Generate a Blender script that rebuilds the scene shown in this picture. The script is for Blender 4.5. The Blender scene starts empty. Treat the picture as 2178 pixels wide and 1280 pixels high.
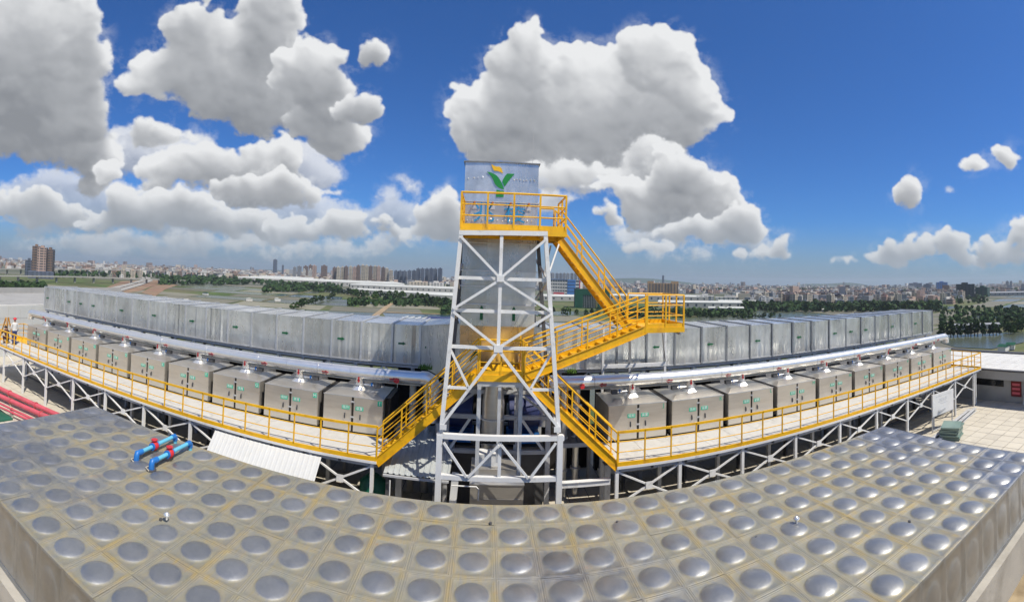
import bpy, bmesh, math, random
import numpy as np
from mathutils import Vector, Matrix
random.seed(7)
sc = bpy.context.scene
COL = sc.collection
PI = math.pi

# ------------------------------------------------------------------ camera
F, XP, CY, PITCH, ROLL = 945.385, 1035.515, 560.668, 0.0313, -0.0323   # panorama of a phone: a cylinder
PW, PH = 2178.0, 1280.0
cp, sp_, cr, sr = math.cos(PITCH), math.sin(PITCH), math.cos(ROLL), math.sin(ROLL)
RC = Matrix(((1, 0, 0), (0, cp, -sp_), (0, sp_, cp))) @ Matrix(((cr, 0, sr), (0, 1, 0), (-sr, 0, cr)))
cam_d = bpy.data.cameras.new('camera')
cam = bpy.data.objects.new('camera', cam_d)
COL.objects.link(cam)
cam_d.type = 'PANO'
cam_d.panorama_type = 'CENTRAL_CYLINDRICAL'
cam_d.central_cylindrical_range_u_min = -XP / F
cam_d.central_cylindrical_range_u_max = (PW - XP) / F
cam_d.central_cylindrical_range_v_min = -(PH - CY) / F
cam_d.central_cylindrical_range_v_max = CY / F
cam_d.central_cylindrical_radius = 1.0
cam.matrix_world = (RC @ Matrix(((1, 0, 0), (0, 0, -1), (0, 1, 0)))).to_4x4()
cam_d.clip_start = 0.1
cam_d.clip_end = 60000
sc.camera = cam

# ------------------------------------------------------------------ light, exposure
SUN = Vector((0.51, -0.43, 1.0)).normalized()
sc.view_settings.view_transform = 'Standard'
sc.view_settings.look = 'None'
sc.view_settings.exposure = 0.0
sc.view_settings.gamma = 1.0
sd = bpy.data.lights.new('sun', 'SUN')
sd.energy = 4.7
sd.angle = math.radians(0.53)
sd.color = (1.0, 0.93, 0.81)
sun = bpy.data.objects.new('sun', sd)
COL.objects.link(sun)
sun.rotation_euler = SUN.to_track_quat('Z', 'Y').to_euler()
sun.location = (30, -30, 60)


def ray(x, y):
    """world direction of a point of the photograph"""
    t = (x - XP) / F
    return RC @ Vector((math.sin(t), math.cos(t), (CY - y) / F))


def on_plane(x, y, axis, v):
    d = ray(x, y)
    return d * (v / d[axis])


def slot(x, y):
    d = ray(x, y)
    return math.atan2(d.x, d.y), d.z / math.hypot(d.x, d.y)


# ------------------------------------------------------------------ world: Nishita sky with clouds
world = bpy.data.worlds.new('World')
sc.world = world
world.use_nodes = True
NT = world.node_tree
NT.nodes.clear()


class G:
    def __init__(s, nt):
        s.nt = nt

    def n(s, t, **k):
        o = s.nt.nodes.new(t)
        for a, b in k.items():
            setattr(o, a, b)
        return o

    def put(s, sock, v):
        if isinstance(v, bpy.types.NodeSocket):
            s.nt.links.new(v, sock)
        else:
            sock.default_value = v

    def m(s, op, a, b=0.0, c=None, clamp=False):
        o = s.n('ShaderNodeMath', operation=op, use_clamp=clamp)
        s.put(o.inputs[0], a)
        s.put(o.inputs[1], b)
        if c is not None:
            s.put(o.inputs[2], c)
        return o.outputs[0]

    def v(s, op, a, b=(0, 0, 0), c=None):
        o = s.n('ShaderNodeVectorMath', operation=op)
        s.put(o.inputs[0], a)
        s.put(o.inputs[1], b)
        if c is not None:
            s.put(o.inputs[2], c)
        return o.outputs['Value'] if op in ('LENGTH', 'DOT_PRODUCT') else o.outputs[0]

    def noise(s, vec, scale, detail=4, rough=0.55, dist=0.0):
        o = s.n('ShaderNodeTexNoise')
        s.put(o.inputs['Vector'], vec)
        o.inputs['Scale'].default_value = scale
        o.inputs['Detail'].default_value = detail
        o.inputs['Roughness'].default_value = rough
        o.inputs['Distortion'].default_value = dist
        return o

    def mix(s, f, a, b, kind='MIX'):
        o = s.n('ShaderNodeMix', data_type='RGBA', blend_type=kind)
        s.put(o.inputs[0], f)
        s.put(o.inputs[6], a)
        s.put(o.inputs[7], b)
        return o.outputs[2]

    def rng(s, v, a, b, c=0.0, d=1.0, smooth=False):
        o = s.n('ShaderNodeMapRange')
        if smooth:
            o.interpolation_type = 'SMOOTHSTEP'
        s.put(o.inputs['Value'], v)
        for i, q in zip(('From Min', 'From Max', 'To Min', 'To Max'), (a, b, c, d)):
            s.put(o.inputs[i], q)
        return o.outputs['Result']


# clouds from back to front; each is (height over which it greys, softness, [x, y, half width, half height in the panorama])
CLOUDS = [
 (90, 3.5, 0.72, [(300, 460, 330, 60), (620, 470, 220, 60), (860, 470, 120, 50), (100, 430, 150, 50), (1440, 500, 180, 40), (2080, 560, 150, 20)]),
 (120, 3.0, 0.8, [(240, 330, 120, 60), (380, 330, 90, 50), (640, 360, 110, 40)]),
 (60, 3.0, 0.8, [(420, 520, 420, 26), (150, 515, 160, 24), (900, 515, 120, 24), (700, 530, 160, 20), (1480, 540, 200, 16), (300, 545, 250, 16)]),
 (50, 2.0, 0.9, [(860, 398, 50, 12), (930, 415, 40, 16), (1185, 420, 45, 26)]),
 (230, 1.5, 1.0, [(60, 80, 165, 140), (110, 200, 120, 110), (60, 290, 110, 60), (195, 130, 40, 70), (180, 330, 110, 50), (215, 375, 70, 40), (10, 180, 80, 120)]),
 (190, 1.0, 1.0, [(450, 90, 115, 80), (575, 45, 72, 95), (390, 150, 110, 60), (520, 190, 165, 85), (320, 165, 60, 46), (420, 50, 55, 50), (600, 240, 110, 60)]),
 (120, 0.8, 1.0, [(650, 160, 80, 80), (700, 210, 60, 60), (690, 280, 100, 50)]),
 (50, 0.8, 1.0, [(792, 118, 37, 38)]),
 (50, 1.0, 1.0, [(783, 238, 40, 32), (740, 225, 30, 25)]),
 (60, 1.2, 1.0, [(310, 285, 32, 28), (370, 280, 40, 26), (420, 300, 30, 12)]),
 (110, 1.0, 1.0, [(480, 355, 195, 48), (560, 330, 90, 40), (400, 380, 90, 40), (240, 370, 50, 34)]),
 (50, 0.8, 1.0, [(560, 408, 130, 40), (630, 420, 60, 34), (700, 405, 60, 10)]),
 (60, 0.8, 1.0, [(95, 448, 75, 36), (15, 435, 36, 32), (150, 465, 60, 22)]),
 (80, 0.8, 1.0, [(270, 455, 60, 44), (330, 450, 120, 46), (470, 465, 120, 40), (560, 480, 90, 34), (200, 465, 50, 26)]),
 (60, 0.8, 1.0, [(640, 490, 90, 30), (720, 475, 50, 34), (760, 462, 22, 28), (700, 500, 110, 18)]),
 (40, 0.8, 1.0, [(815, 485, 32, 26), (850, 500, 40, 14)]),
 (80, 0.8, 1.0, [(930, 450, 52, 40), (950, 490, 90, 34), (900, 500, 60, 22), (1000, 480, 50, 40)]),
 (260, 0.8, 1.0, [(1110, 125, 84, 86), (1080, 200, 95, 70), (1250, 160, 100, 78), (1215, 110, 30, 26), (1395, 122, 84, 80), (1455, 205, 76, 78), (1040, 240, 112, 70), (1260, 260, 240, 100), (985, 275, 55, 50), (1490, 250, 56, 36), (1150, 325, 160, 52), (1330, 325, 130, 55), (1250, 365, 120, 34)]),
 (110, 2.4, 0.9, [(1290, 385, 130, 42), (1400, 350, 90, 50), (1190, 380, 90, 30)]),
 (90, 3.0, 0.7, [(1520, 490, 110, 44), (1400, 500, 120, 40), (1640, 530, 60, 20)]),
 (50, 0.8, 1.0, [(1295, 457, 34, 26)]),
 (50, 1.2, 1.0, [(1350, 520, 50, 22), (1400, 530, 40, 14)]),
 (120, 0.8, 1.0, [(1440, 370, 80, 52), (1500, 400, 70, 50), (1370, 400, 110, 40), (1530, 440, 60, 46), (1440, 450, 130, 42), (1300, 400, 80, 26)]),
 (60, 0.8, 1.0, [(1570, 475, 55, 38), (1480, 500, 110, 30), (1530, 380, 14, 12)]),
 (40, 0.9, 1.0, [(1650, 525, 50, 20), (1590, 530, 70, 14)]),
 (50, 0.8, 1.0, [(1938, 415, 38, 34), (1930, 435, 26, 18)]),
 (30, 1.2, 0.7, [(2020, 405, 12, 12)]),
 (40, 0.9, 1.0, [(2066, 352, 30, 17), (2125, 325, 22, 24), (2150, 340, 36, 20)]),
 (60, 0.8, 1.0, [(1900, 525, 60, 24), (1960, 520, 50, 30), (1870, 545, 90, 16), (2030, 520, 40, 28), (2060, 545, 80, 20)]),
 (60, 0.8, 1.0, [(2110, 530, 40, 34), (2165, 495, 24, 44), (2140, 550, 70, 24), (1800, 562, 80, 10)]),
]


def make_clouds(slot, F, W=3520, seed=5):
    rnd = np.random.RandomState(seed)
    S = W / (2 * math.pi)                 # pixels per radian
    V0, V1 = -0.06, 2.2
    H = int((V1 - V0) * S)

    def perlin(cu, cv, periodic_w, seed):
        """gradient noise on a lattice of cells (cu, cv wide in pixels), wraps round the horizon"""
        r = np.random.RandomState(seed)
        nu = max(1, int(round(W / cu)))
        nv = int(H / cv) + 3
        ang = r.rand(nv, nu) * 2 * np.pi
        gx, gy = np.cos(ang).astype(np.float32), np.sin(ang).astype(np.float32)
        xu = (np.arange(W, dtype=np.float32) + 0.5) * nu / W
        yv = (np.arange(H, dtype=np.float32) + 0.5) / cv
        iu, iv = np.floor(xu).astype(int), np.floor(yv).astype(int)
        fu, fv = (xu - iu)[None, :], (yv - iv)[:, None]
        su, sv = fu * fu * fu * (fu * (fu * 6 - 15) + 10), fv * fv * fv * (fv * (fv * 6 - 15) + 10)
        i0, i1 = iu % nu, (iu + 1) % nu

        def g(a, b, du, dv):
            return gx[np.ix_(a, b)] * (fu - du) + gy[np.ix_(a, b)] * (fv - dv)
        n0 = g(iv, i0, 0, 0) * (1 - su) + g(iv, i1, 1, 0) * su
        n1 = g(iv + 1, i0, 0, 1) * (1 - su) + g(iv + 1, i1, 1, 1) * su
        return (n0 * (1 - sv) + n1 * sv).astype(np.float32)

    def fbm(cell, octs, gain, seed, billow=False):
        out = np.zeros((H, W), np.float32)
        a, tot = 1.0, 0
        for k in range(octs):
            n = perlin(cell / 2 ** k, cell / 2 ** k * 0.85, W, seed + k)
            out += a * ((1 - 2 * np.abs(n) * 1.6) if billow else n)
            tot += a
            a *= gain
        return out / tot

    k_ = S / F
    layers = []
    for (hg, sf, op, lobes) in CLOUDS:
        ls = []
        for (x, y, rx, ry) in lobes:
            u, v = slot(x, y)
            ls.append((u * S, v * S, rx * k_, ry * k_))
        layers.append((hg * k_, sf, op, ls))
    # the same kind of sky goes on outside the picture
    extra = []
    for i in range(46):
        if i < 34:
            u = rnd.uniform(1.36, 2 * math.pi - 1.22)
            v = rnd.uniform(0.03, 0.16) if rnd.rand() < 0.4 else rnd.uniform(0.15, 1.3)
        else:
            u, v = rnd.uniform(-1.1, 1.2), rnd.uniform(0.85, 1.7)
        s_ = rnd.uniform(0.05, 0.16) * (0.6 + v)
        n = 3 + int(rnd.rand() * 5)
        ls = [((((u + rnd.normal(0, s_) * 1.3 + math.pi) % (2 * math.pi)) - math.pi) * S, max(0.03, v + rnd.normal(0, s_ * 0.45)) * S, rnd.uniform(.6, 1.1) * s_ * S, rnd.uniform(.5, 1.0) * s_ * S * 0.6) for _ in range(n)]
        extra.append((s_ * S * 1.1, 0.9, 1.0, ls))
    layers = extra + layers

    PAD = int(40 * k_) + 12
    nb = {}
    nx = fbm(64, 6, 0.66, 100)
    ny = fbm(64, 6, 0.66, 200)
    fine = fbm(26, 5, 0.66, 300)
    low = fbm(120, 4, 0.55, 400)
    mid = fbm(60, 5, 0.55, 500)

    def blur(img, r):
        r = int(round(r))
        if r < 1:
            return img
        for _ in range(2):
            for ax in (0, 1):
                im = img if ax == 0 else img.T
                n = im.shape[0]
                p = np.concatenate([np.repeat(im[:1], r, 0), im, np.repeat(im[-1:], r, 0)], 0)
                c = np.cumsum(p, 0, dtype=np.float64)
                c = np.concatenate([np.zeros((1, im.shape[1])), c], 0)
                im = ((c[2 * r + 1:] - c[:-2 * r - 1]) / (2 * r + 1)).astype(np.float32)
                img = im if ax == 0 else im.T
        return img

    COV = np.zeros((H, W), np.float32)
    SHA = np.zeros((H, W), np.float32)
    for (hg, sf, op, ls) in layers:
        a0 = int(min(c[0] - c[2] for c in ls) + W / 2) - PAD
        a1 = int(max(c[0] + c[2] for c in ls) + W / 2) + PAD
        b0 = max(0, int(min(c[1] - c[3] for c in ls) - V0 * S) - PAD)
        b1 = min(H, int(max(c[1] + c[3] for c in ls) - V0 * S) + PAD)
        if a1 - a0 > W or b1 - b0 < 8:
            continue
        cols = np.arange(a0, a1) % W
        rows = np.arange(b0, b1)
        ix = np.ix_(rows, cols)
        h = np.zeros((b1 - b0, a1 - a0), np.float32)

        def stamp(cx, cy, r, z0, zr):
            x0, x1 = max(0, int(cx - r)), min(h.shape[1], int(cx + r) + 1)
            y0, y1 = max(0, int(cy - r)), min(h.shape[0], int(cy + r) + 1)
            if x1 <= x0 or y1 <= y0:
                return
            d2 = ((np.arange(x0, x1)[None] - cx) ** 2 + (np.arange(y0, y1)[:, None] - cy) ** 2) / (r * r)
            q = np.where(d2 < 1, z0 + zr * np.sqrt(np.clip(1 - d2, 0, 1)), 0)
            h[y0:y1, x0:x1] = np.maximum(h[y0:y1, x0:x1], q)
        for (cx, cy, rx, ry) in ls:
            px, py = cx + W / 2 - a0, cy - V0 * S - b0
            rm = min(rx, ry)
            n = min(420, int(14 + rx * ry / 14))
            for i in range(n):
                a = rnd.rand() * 2 * math.pi
                q = rnd.rand() ** 0.4
                dx, dy = math.cos(a) * q, math.sin(a) * q
                if dy < -0.5:
                    dy = -0.5 - (abs(dy) - 0.5) * 0.45
                big = max(0.05, 1 - q)
                r = max(1.6, rm * (0.10 + 0.5 * big ** 0.8) * rnd.uniform(0.5, 1.3))
                z0 = rm * 0.6 * math.sqrt(max(0.0, 1 - q * q))
                stamp(px + dx * rx * 0.92, py + dy * ry * 0.92, r, z0, r * 0.8)
        # ragged outline
        hh, ww = h.shape
        yy, xx = np.mgrid[0:hh, 0:ww].astype(np.float32)
        amp = 115 * k_ * min(1.0, hg / (120 * k_) + 0.22)
        sx = np.clip(xx + nx[ix] * amp, 0, ww - 2)
        sy = np.clip(yy + ny[ix] * amp, 0, hh - 2)
        x0, y0 = sx.astype(int), sy.astype(int)
        fx, fy = sx - x0, sy - y0
        h = (h[y0, x0] * (1 - fx) + h[y0, x0 + 1] * fx) * (1 - fy) + (h[y0 + 1, x0] * (1 - fx) + h[y0 + 1, x0 + 1] * fx) * fy
        m = np.clip(h / 2.0, 0, 1)
        soft = blur(m, max(1, 2.2 * sf))
        wide = blur(m, max(2, 6 * sf))
        vwide = blur(m, 16)
        # thick cloud overhead keeps a place in shade
        dec = math.exp(-1.0 / max(4.0, hg * 0.9))
        acc = np.zeros(ww, np.float32)
        ab = np.zeros_like(h)
        for r in range(hh - 1, -1, -1):
            acc = acc * dec + wide[r] * (1 - dec)
            ab[r] = acc
        ab = blur(ab, 3)
        # undersides dissolve more softly
        under = np.clip(ab * 1.3 - 0.1, 0, 1)
        inner = np.clip(vwide * 2.2 - 1.0, 0, 1) * 0.85
        cv = np.clip((soft * (1 - under) * 0.75 + blur(m, 3 * sf) * 0.25 * (1 - under) + wide * under) * 1.5 - 0.25 + (fine[ix] * (1.7 + 1.1 * under) + mid[ix] * (0.7 + 1.2 * under)) * (1 - inner), 0, 1)
        cv = np.clip(cv * np.clip(wide * 2.4 - 0.15, 0, 1), 0, 1)
        cv = cv * cv * (3 - 2 * cv) * op
        wisp = np.clip((vwide - 0.22) * 1.1 + fine[ix] * 2.4 + mid[ix] * 1.6, 0, 1) * np.clip(vwide * 3.0 - 0.15, 0, 1) * 0.26 * op
        cv = np.maximum(cv, wisp)
        # relief light, softened: cumulus scatters light a long way
        hb = blur(h, 2) * 0.5 + blur(h, 5) * 0.8
        gy, gx = np.gradient(hb)
        L = (0.34, 0.66, 0.67)
        nz = 1 / np.sqrt(1 + gx ** 2 + gy ** 2)
        lam = (-gx * L[0] - gy * L[1] + L[2]) * nz
        T = np.exp(-np.clip(ab - 0.06, 0, 1) ** 1.25 * 1.9)
        sh = 0.10 + 0.80 * T + (blur(lam, 1) - 0.66) * 0.22 * (0.35 + 0.65 * T) + mid[ix] * 0.15 + low[ix] * 0.36 + fine[ix] * 0.07
        rim = np.clip(1 - vwide, 0, 1) * 0.22 * T
        sh = np.clip(sh + rim, 0, 1.1)
        C, Q = COV[ix], SHA[ix]
        SHA[ix] = np.where(cv + C > 1e-4, (Q * C * (1 - cv) + sh * cv) / np.maximum(1e-4, C * (1 - cv) + cv), sh)
        COV[ix] = C * (1 - cv) + cv
    return COV, SHA, V0, V1, W, H, S



def build_world():
    q = G(NT)
    cover, shade, V0, V1, W, H, S = make_clouds(slot, F)
    img = bpy.data.images.new('cloud_field', W, H, alpha=False, float_buffer=True, is_data=True)
    buf = np.ones((H, W, 4), np.float32)
    buf[..., 0], buf[..., 1], buf[..., 2] = cover, shade, 0
    img.pixels.foreach_set(buf.ravel())
    img.update()
    out = q.n('ShaderNodeOutputWorld')
    bg = q.n('ShaderNodeBackground')
    sky = q.n('ShaderNodeTexSky')
    sky.sky_type = 'NISHITA'
    sky.sun_disc = False
    sky.sun_elevation = math.asin(SUN.z)
    sky.sun_rotation = math.atan2(SUN.x, SUN.y)
    sky.altitude = 60
    sky.air_density = 1.0
    sky.dust_density = 0.6
    sky.ozone_density = 2.5
    tc = q.n('ShaderNodeTexCoord')
    sep = q.n('ShaderNodeSeparateXYZ')
    q.put(sep.inputs[0], tc.outputs['Generated'])
    x, y, z = sep.outputs
    r = q.m('MAXIMUM', q.m('SQRT', q.m('ADD', q.m('MULTIPLY', x, x), q.m('MULTIPLY', y, y))), 1e-3)
    u = q.m('ARCTAN2', x, y)
    v = q.m('DIVIDE', z, r)
    uv = q.n('ShaderNodeCombineXYZ')
    q.put(uv.inputs[0], q.m('ADD', q.m('DIVIDE', u, 2 * PI), 0.5))
    q.put(uv.inputs[1], q.m('MINIMUM', q.m('MAXIMUM', q.m('DIVIDE', q.m('SUBTRACT', v, V0), V1 - V0), 0.002), 0.998))
    tex = q.n('ShaderNodeTexImage')
    tex.image = img
    tex.interpolation = 'Linear'
    q.put(tex.inputs['Vector'], uv.outputs[0])
    ch = q.n('ShaderNodeSeparateColor')
    q.put(ch.inputs[0], tex.outputs['Color'])
    cov = q.m('MULTIPLY', ch.outputs[0], q.rng(v, 1.7, 2.1, 1, 0))
    ramp = q.n('ShaderNodeValToRGB')
    q.put(ramp.inputs[0], ch.outputs[1])
    r_ = ramp.color_ramp
    r_.elements[0].position = 0.18
    r_.elements[0].color = (0.27, 0.285, 0.31, 1)
    r_.elements[1].position = 0.92
    r_.elements[1].color = (0.84, 0.85, 0.86, 1)
    e = r_.elements.new(0.55)
    e.color = (0.46, 0.475, 0.50, 1)
    low = q.rng(v, 0.0, 0.17, 0.62, 0.0)
    ccol = q.mix(low, ramp.outputs[0], (0.36, 0.44, 0.53, 1))
    skyc = q.v('MULTIPLY', sky.outputs[0], (SKYK * SKYT[0], SKYK * SKYT[1], SKYK * SKYT[2]))
    # thin grey veil of far cloud over the horizon
    veil = q.m('MULTIPLY', q.rng(v, 0.15, 0.0, 0.0, 0.85, True), q.rng(q.m('ABSOLUTE', q.m('ADD', u, 0.25)), 0.7, 1.5, 1.0, 0.55))
    c1 = q.mix(veil, skyc, (0.27, 0.35, 0.44, 1))
    c2 = q.mix(cov, c1, ccol)
    down = q.rng(z, -0.03, 0.0, 1.0, 0.0)
    c3 = q.mix(down, c2, (0.16, 0.18, 0.17, 1))
    q.put(bg.inputs[0], c3)
    bg.inputs[1].default_value = 1.0
    q.put(out.inputs[0], bg.outputs[0])


SKYT = (0.42, 0.86, 1.50)
SKYK = 0.080
build_world()

# ------------------------------------------------------------------ materials
MATS = {}


def mat(name, base=(0.5, 0.5, 0.5), rough=0.6, metal=0.0, var=0.15, scale=1.5, bump=0.0, bscale=20, stretch=(1, 1, 1), dirt=None, dirt_amt=0.3, dirt_scale=0.6, spec=0.5, rvar=0.1, coord='Object', jitter=0.0):
    m = bpy.data.materials.new(name)
    m.use_nodes = True
    nt = m.node_tree
    b = nt.nodes['Principled BSDF']
    q = G(nt)
    tc = q.n('ShaderNodeTexCoord')
    geo = q.n('ShaderNodeNewGeometry')
    vec = geo.outputs['Position']
    vs = q.v('MULTIPLY', vec, stretch)
    n1 = q.noise(vs, scale, 6, 0.6)
    dark = tuple(c * (1 - var) for c in base) + (1,)
    lite = tuple(min(1, c * (1 + var)) for c in base) + (1,)
    c = q.mix(q.rng(n1.outputs[0], 0.3, 0.7), dark, lite)
    if jitter:
        oi = q.n('ShaderNodeObjectInfo')
        c = q.mix(1.0, c, q.v('ADD', q.v('MULTIPLY', (1, 1, 1), (0, 0, 0)), (1, 1, 1)), 'MULTIPLY')
        hs = q.n('ShaderNodeHueSaturation')
        q.put(hs.inputs['Color'], c)
        q.put(hs.inputs['Value'], q.rng(oi.outputs['Random'], 0, 1, 1 - jitter, 1 + jitter))
        c = hs.outputs[0]
    if dirt:
        n2 = q.noise(vec, dirt_scale, 8, 0.65, 0.4)
        c = q.mix(q.rng(n2.outputs[0], 0.62 - dirt_amt * 0.35, 0.75, 0, 0.85), c, tuple(dirt) + (1,))
    q.put(b.inputs['Base Color'], c)
    b.inputs['Metallic'].default_value = metal
    q.put(b.inputs['Roughness'], q.rng(n1.outputs[0], 0.2, 0.8, max(0.02, rough - rvar), min(1, rough + rvar)))
    b.inputs['Specular IOR Level'].default_value = spec
    if bump:
        n3 = q.noise(vs, bscale, 5, 0.6)
        bp = q.n('ShaderNodeBump')
        bp.inputs['Strength'].default_value = min(1, bump)
        bp.inputs['Distance'].default_value = 0.02 if bump <= 1 else 0.02 * bump
        q.put(bp.inputs['Height'], n3.outputs[0])
        q.put(b.inputs['Normal'], bp.outputs[0])
    MATS[name] = m
    return m


mat('yellow_paint', (0.86, 0.47, 0.010), 0.42, 0, 0.10, 3, dirt=(0.50, 0.22, 0.03), dirt_amt=0.3, dirt_scale=2.5)
mat('white_paint', (0.78, 0.78, 0.765), 0.45, 0, 0.06, 2, dirt=(0.45, 0.43, 0.40), dirt_amt=0.12, dirt_scale=2)
mat('grey_steel', (0.50, 0.51, 0.52), 0.55, 0.0, 0.12, 2, dirt=(0.20, 0.13, 0.09), dirt_amt=0.1, dirt_scale=2)
mat('dark_steel', (0.10, 0.10, 0.105), 0.55, 0.2, 0.2, 2)
mat('galvanised_sheet', (0.70, 0.705, 0.685), 0.29, 0.68, 0.2, 1.3, jitter=0.13, bump=0.35, bscale=2.0, stretch=(1.0, 1.0, 0.22), dirt=(0.40, 0.41, 0.40), dirt_amt=0.5, dirt_scale=0.8, rvar=0.1)
mat('brushed_stainless', (0.66, 0.62, 0.55), 0.34, 0.72, 0.08, 2.0, bump=0.22, bscale=1.6, stretch=(0.5, 1, 3.5), rvar=0.06)
mat('polished_stainless', (0.92, 0.91, 0.88), 0.31, 0.78, 0.04, 3.0, bump=0.0, bscale=5, rvar=0.05)
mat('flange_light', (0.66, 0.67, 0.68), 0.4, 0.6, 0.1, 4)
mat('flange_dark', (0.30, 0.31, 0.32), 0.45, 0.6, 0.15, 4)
mat('deck_plate', (0.62, 0.60, 0.55), 0.6, 0.0, 0.07, 1.5, dirt=(0.40, 0.38, 0.34), dirt_amt=0.3, dirt_scale=1.5, bump=0.2, bscale=30)
mat('black_rubber', (0.018, 0.017, 0.016), 0.6, 0, 0.2, 4)
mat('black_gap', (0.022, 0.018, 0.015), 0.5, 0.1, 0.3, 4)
mat('label_green', (0.04, 0.52, 0.32), 0.5, 0, 0.03, 4)
mat('label_white', (0.80, 0.82, 0.80), 0.5, 0, 0.03, 4)
mat('arrow_green', (0.005, 0.13, 0.045), 0.5, 0, 0.1, 4)
mat('logo_green', (0.008, 0.24, 0.05), 0.5, 0, 0.05, 4)
mat('logo_yellow', (0.80, 0.48, 0.02), 0.5, 0, 0.05, 4)
mat('letter_blue', (0.02, 0.26, 0.62), 0.5, 0, 0.05, 4)
mat('red_paint', (0.62, 0.03, 0.04), 0.5, 0, 0.1, 4)
mat('dark_red', (0.16, 0.01, 0.012), 0.6, 0, 0.1, 4)
mat('faded_red_pipe', (0.60, 0.10, 0.13), 0.5, 0, 0.12, 2, dirt=(0.30, 0.12, 0.10), dirt_amt=0.2, dirt_scale=1.5)
mat('light_blue_pipe', (0.14, 0.50, 0.70), 0.38, 0, 0.05, 3)
mat('deep_blue_fitting', (0.02, 0.17, 0.52), 0.4, 0, 0.08, 3)
mat('rust', (0.30, 0.10, 0.03), 0.8, 0, 0.3, 8, bump=0.5, bscale=30)
mat('tube_cream', (0.60, 0.55, 0.44), 0.5, 0, 0.1, 3)
mat('roof_tile', (0.60, 0.55, 0.45), 0.75, 0, 0.05, 0.9, bump=0.3, bscale=14, dirt=(0.44, 0.40, 0.33), dirt_amt=0.25, dirt_scale=0.5, jitter=0.04)
mat('tile_grout', (0.20, 0.185, 0.16), 0.9, 0, 0.15, 2)
mat('dark_roof_tile', (0.17, 0.16, 0.15), 0.7, 0, 0.15, 0.9, bump=0.3, bscale=14, dirt=(0.09, 0.085, 0.08), dirt_amt=0.5, dirt_scale=0.6, jitter=0.12)
mat('concrete', (0.46, 0.43, 0.37), 0.85, 0, 0.12, 1.2, bump=0.5, bscale=12, dirt=(0.27, 0.24, 0.19), dirt_amt=0.4, dirt_scale=0.8)
mat('sand_ground', (0.36, 0.28, 0.17), 0.95, 0, 0.25, 1.0, bump=0.8, bscale=6, dirt=(0.18, 0.13, 0.07), dirt_amt=0.5, dirt_scale=1.2)
mat('white_wall', (0.66, 0.65, 0.62), 0.75, 0, 0.05, 0.8, bump=0.15, bscale=12, dirt=(0.45, 0.44, 0.41), dirt_amt=0.2, dirt_scale=0.6)
mat('grey_wall', (0.36, 0.355, 0.34), 0.8, 0, 0.07, 0.8, dirt=(0.25, 0.24, 0.22), dirt_amt=0.3, dirt_scale=0.5)
mat('white_sheet', (0.60, 0.61, 0.60), 0.5, 0, 0.04, 0.8, dirt=(0.58, 0.57, 0.53), dirt_amt=0.25, dirt_scale=1.2)
mat('clear_sheet', (0.50, 0.53, 0.53), 0.35, 0, 0.06, 0.8, dirt=(0.33, 0.35, 0.34), dirt_amt=0.35, dirt_scale=1.2)
mat('dark_glass', (0.015, 0.017, 0.02), 0.15, 0, 0.2, 1)
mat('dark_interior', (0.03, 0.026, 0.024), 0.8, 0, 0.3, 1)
mat('navy_casing', (0.03, 0.04, 0.12), 0.4, 0.1, 0.15, 1)
mat('green_tank', (0.01, 0.13, 0.08), 0.4, 0, 0.15, 1)
mat('orange_wood', (0.48, 0.24, 0.05), 0.6, 0, 0.15, 3)
mat('green_tiles', (0.17, 0.25, 0.22), 0.35, 0, 0.12, 2, jitter=0.12)
mat('skin', (0.42, 0.23, 0.15), 0.6, 0, 0.05, 6)
mat('white_cloth', (0.66, 0.66, 0.64), 0.85, 0, 0.06, 6)
mat('blue_cloth', (0.03, 0.05, 0.16), 0.85, 0, 0.1, 6)
mat('maroon_cloth', (0.05, 0.012, 0.02), 0.85, 0, 0.1, 6)
mat('helmet_red', (0.62, 0.02, 0.03), 0.3, 0, 0.03, 6)
mat('hair_black', (0.012, 0.01, 0.01), 0.6, 0, 0.1, 20)
mat('bush_green', (0.10, 0.20, 0.02), 0.7, 0, 0.4, 12)


PX, PY = 0.865, 0.925


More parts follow.
